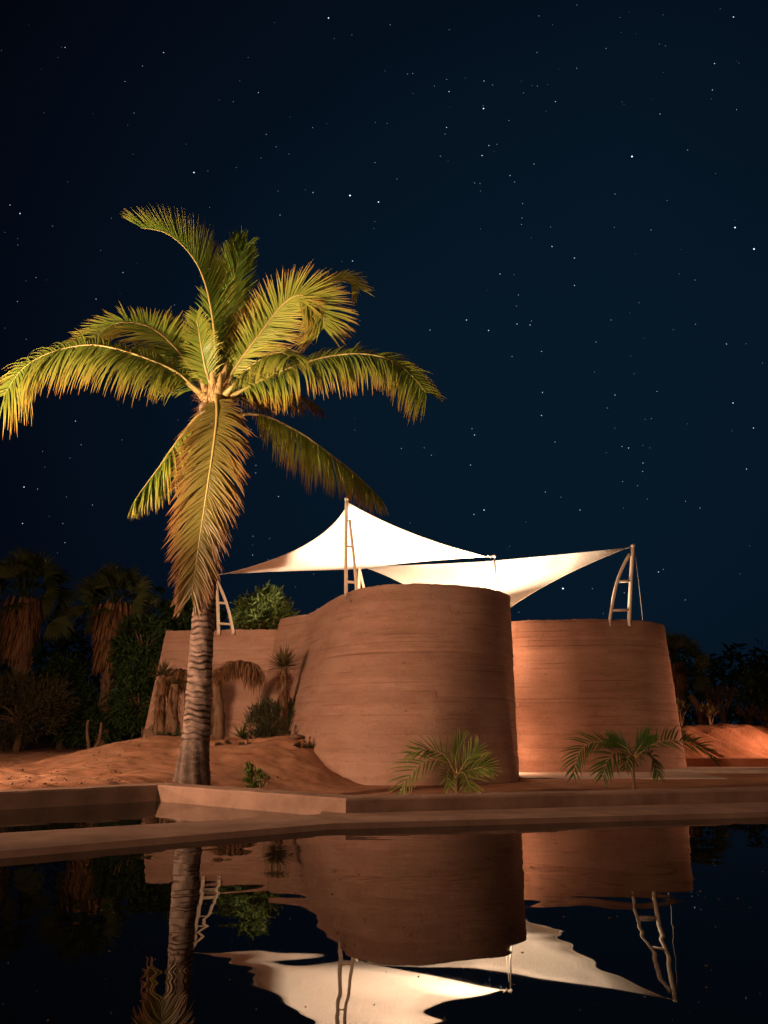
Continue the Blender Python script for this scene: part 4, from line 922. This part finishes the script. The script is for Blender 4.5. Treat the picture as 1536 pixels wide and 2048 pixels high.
tree('bushy olive tree under the leftmost fan palm', (30, 1495), (45, 1420), 25.5, (1.6, .9, 1.2), 6000, 95, .24, .02, 'dryleaf', t=(0, .7))
tree('dark thicket tree below the shaggy fan palm', (200, 1490), (180, 1430), 27, (1.3, .9, 1.0), 4200, 96, .22, .03)
tree('thin leafy tree at the right edge behind the earth bank', (1530, 1470), (1522, 1385), 30, (.8, .7, .7), 1500, 97, .22, .05, t=(.2, 1))
# two pale crooked stems
for lab, pts in (('pale crooked stem under the thicket, the left one of two', [(176, 1440), (174, 1465), (179, 1502)]), ('pale crooked stem under the thicket, the right one of two', [(203, 1445), (198, 1480), (188, 1498), (184, 1502)])):
    P = catmull([at_d(*p, 23.5) for p in pts], 10); P[-1].z = gz(P[-1].x, P[-1].y) - .05; mb = MB(); mb.tube(P, [.035 + .02 * i / 9 for i in range(10)], 7)
    o = mb.build('bare_stem', M['bark'], None, True, tuple(P[-1])); tag(o, lab, 'stem', 'pale stems')
# far wood closing the view: one mass nobody could count
rd = random.Random(5); mb = MB()
for k in range(24000):
    x_ = rd.uniform(-48, 52); y_ = rd.uniform(40, 50); hgt = 6.9 + 1.6 * math.sin(x_ * .31) + 1.0 * math.sin(x_ * .83 + 1) + .6 * math.sin(x_ * 2.1)
    if x_ > -14: hgt = min(hgt, 5.2 + .5 * math.sin(x_ * 1.3))
    z = -.4 + hgt * rd.random() ** .75; d_ = Vector((rd.gauss(0, 1), rd.gauss(0, 1), rd.gauss(0, 1)))
    leaf_strip(mb, (x_, y_, z), d_, rd.uniform(.35, .8), rd.uniform(.08, .18), Vector((rd.gauss(0, 1), rd.gauss(0, 1), 1)), .5, rd.random() * .6, rd.random() * .4, 2)
tag(mb.build('far_wood', M['leaf'], None, False), kind='stuff')

# ------------------------------------------------------------------ stars
known = [(657, 36, 3), (130, 95, 2), (327, 105, 2.2), (285, 132, 1.6), (250, 163, 1.6), (517, 185, 2), (268, 226, 1.5), (815, 148, 1.6), (968, 162, 2), (985, 170, 1.5), (898, 183, 2.2), (967, 217, 3), (1018, 241, 1.6),
 (1074, 105, 1.6), (1154, 10, 1.5), (1075, 172, 1.5), (1111, 203, 2), (1467, 34, 2.6), (1212, 97, 1.6), (1429, 127, 2.2), (1425, 180, 2), (1473, 219, 1.6), (1320, 228, 1.8), (1264, 313, 3.6), (893, 255, 2.2), (890, 268, 1.5),
 (964, 311, 2.4), (978, 291, 2), (757, 404, 3), (700, 391, 3.6), (626, 385, 2), (750, 325, 1.6), (625, 255, 1.5), (388, 345, 3.0), (560, 430, 1.8), (495, 462, 1.8), (949, 366, 1.6), (960, 367, 1.6), (1020, 351, 2), (1029, 364, 1.6), (1068, 328, 1.8),
 (1045, 407, 1.6), (1044, 436, 1.6), (1043, 449, 1.6), (1230, 388, 1.6), (1470, 455, 3.2), (1508, 498, 3.4), (1104, 493, 2.2), (1149, 516, 2.2), (1149, 571, 2), (1000, 548, 2), (933, 640, 2.2), (977, 661, 2.2), (1034, 648, 2), (1060, 650, 2), (1083, 703, 1.8),
 (1024, 713, 1.6), (860, 660, 1.8), (705, 522, 2.2), (1192, 684, 1.6), (1453, 688, 2), (1466, 806, 2.4), (1507, 856, 2.2), (1257, 896, 2), (1244, 893, 1.6), (1286, 926, 1.8), (1493, 938, 2), (1314, 783, 1.6), (1230, 790, 1.8), (1085, 785, 2), (1083, 831, 2),
 (949, 870, 2), (941, 930, 1.8), (1126, 1177, 3.2), (1317, 1144, 2), (1110, 884, 1.6), (1245, 963, 1.5), (1160, 1020, 1.8), (1400, 1016, 1.5), (40, 427, 2.6), (20, 410, 2), (246, 545, 1.8), (192, 598, 1.8), (72, 555, 1.6), (35, 603, 1.6), (151, 842, 2), (48, 974, 2.4), (75, 978, 1.6),
 (45, 1047, 2), (130, 1085, 1.6), (185, 1010, 1.5), (483, 822, 2.2), (485, 886, 1.8), (512, 931, 1.6), (557, 993, 1.8), (505, 1110, 1.6), (723, 980, 1.4), (968, 1020, 2.4), (948, 1029, 1.8), (1375, 300, 1.6), (1302, 460, 1.6), (1222, 640, 1.5), (1390, 560, 1.5)]
mb = MB(); rd = random.Random(17); DS = 3000.0
def star(px, py, s, tint):
    p = at_d(px, py, DS); r_ = s * .5 * DS / FPX * 1.2; V = [p + Vector((r_, 0, 0)), p - Vector((r_, 0, 0)), p + Vector((0, r_, 0)), p - Vector((0, r_, 0)), p + Vector((0, 0, r_)), p - Vector((0, 0, r_))]
    mb.add(V, [(0, 2, 4), (2, 1, 4), (1, 3, 4), (3, 0, 4), (2, 0, 5), (1, 2, 5), (3, 1, 5), (0, 3, 5)], [tint] * 6)
for (a, b_, s) in known: star(a, b_, s * .95, min(1, .25 + (s - 1.3) * .32))
for k in range(620):
    a = rd.uniform(-900, 2450); b_ = rd.uniform(-500, 1230)
    star(a, b_, rd.uniform(1.0, 1.7), rd.uniform(.06, .36) * (1 if a > 400 else .6))
tag(mb.build('stars', M['star'], None, False), kind='stuff')
print('objects', len(bpy.data.objects))
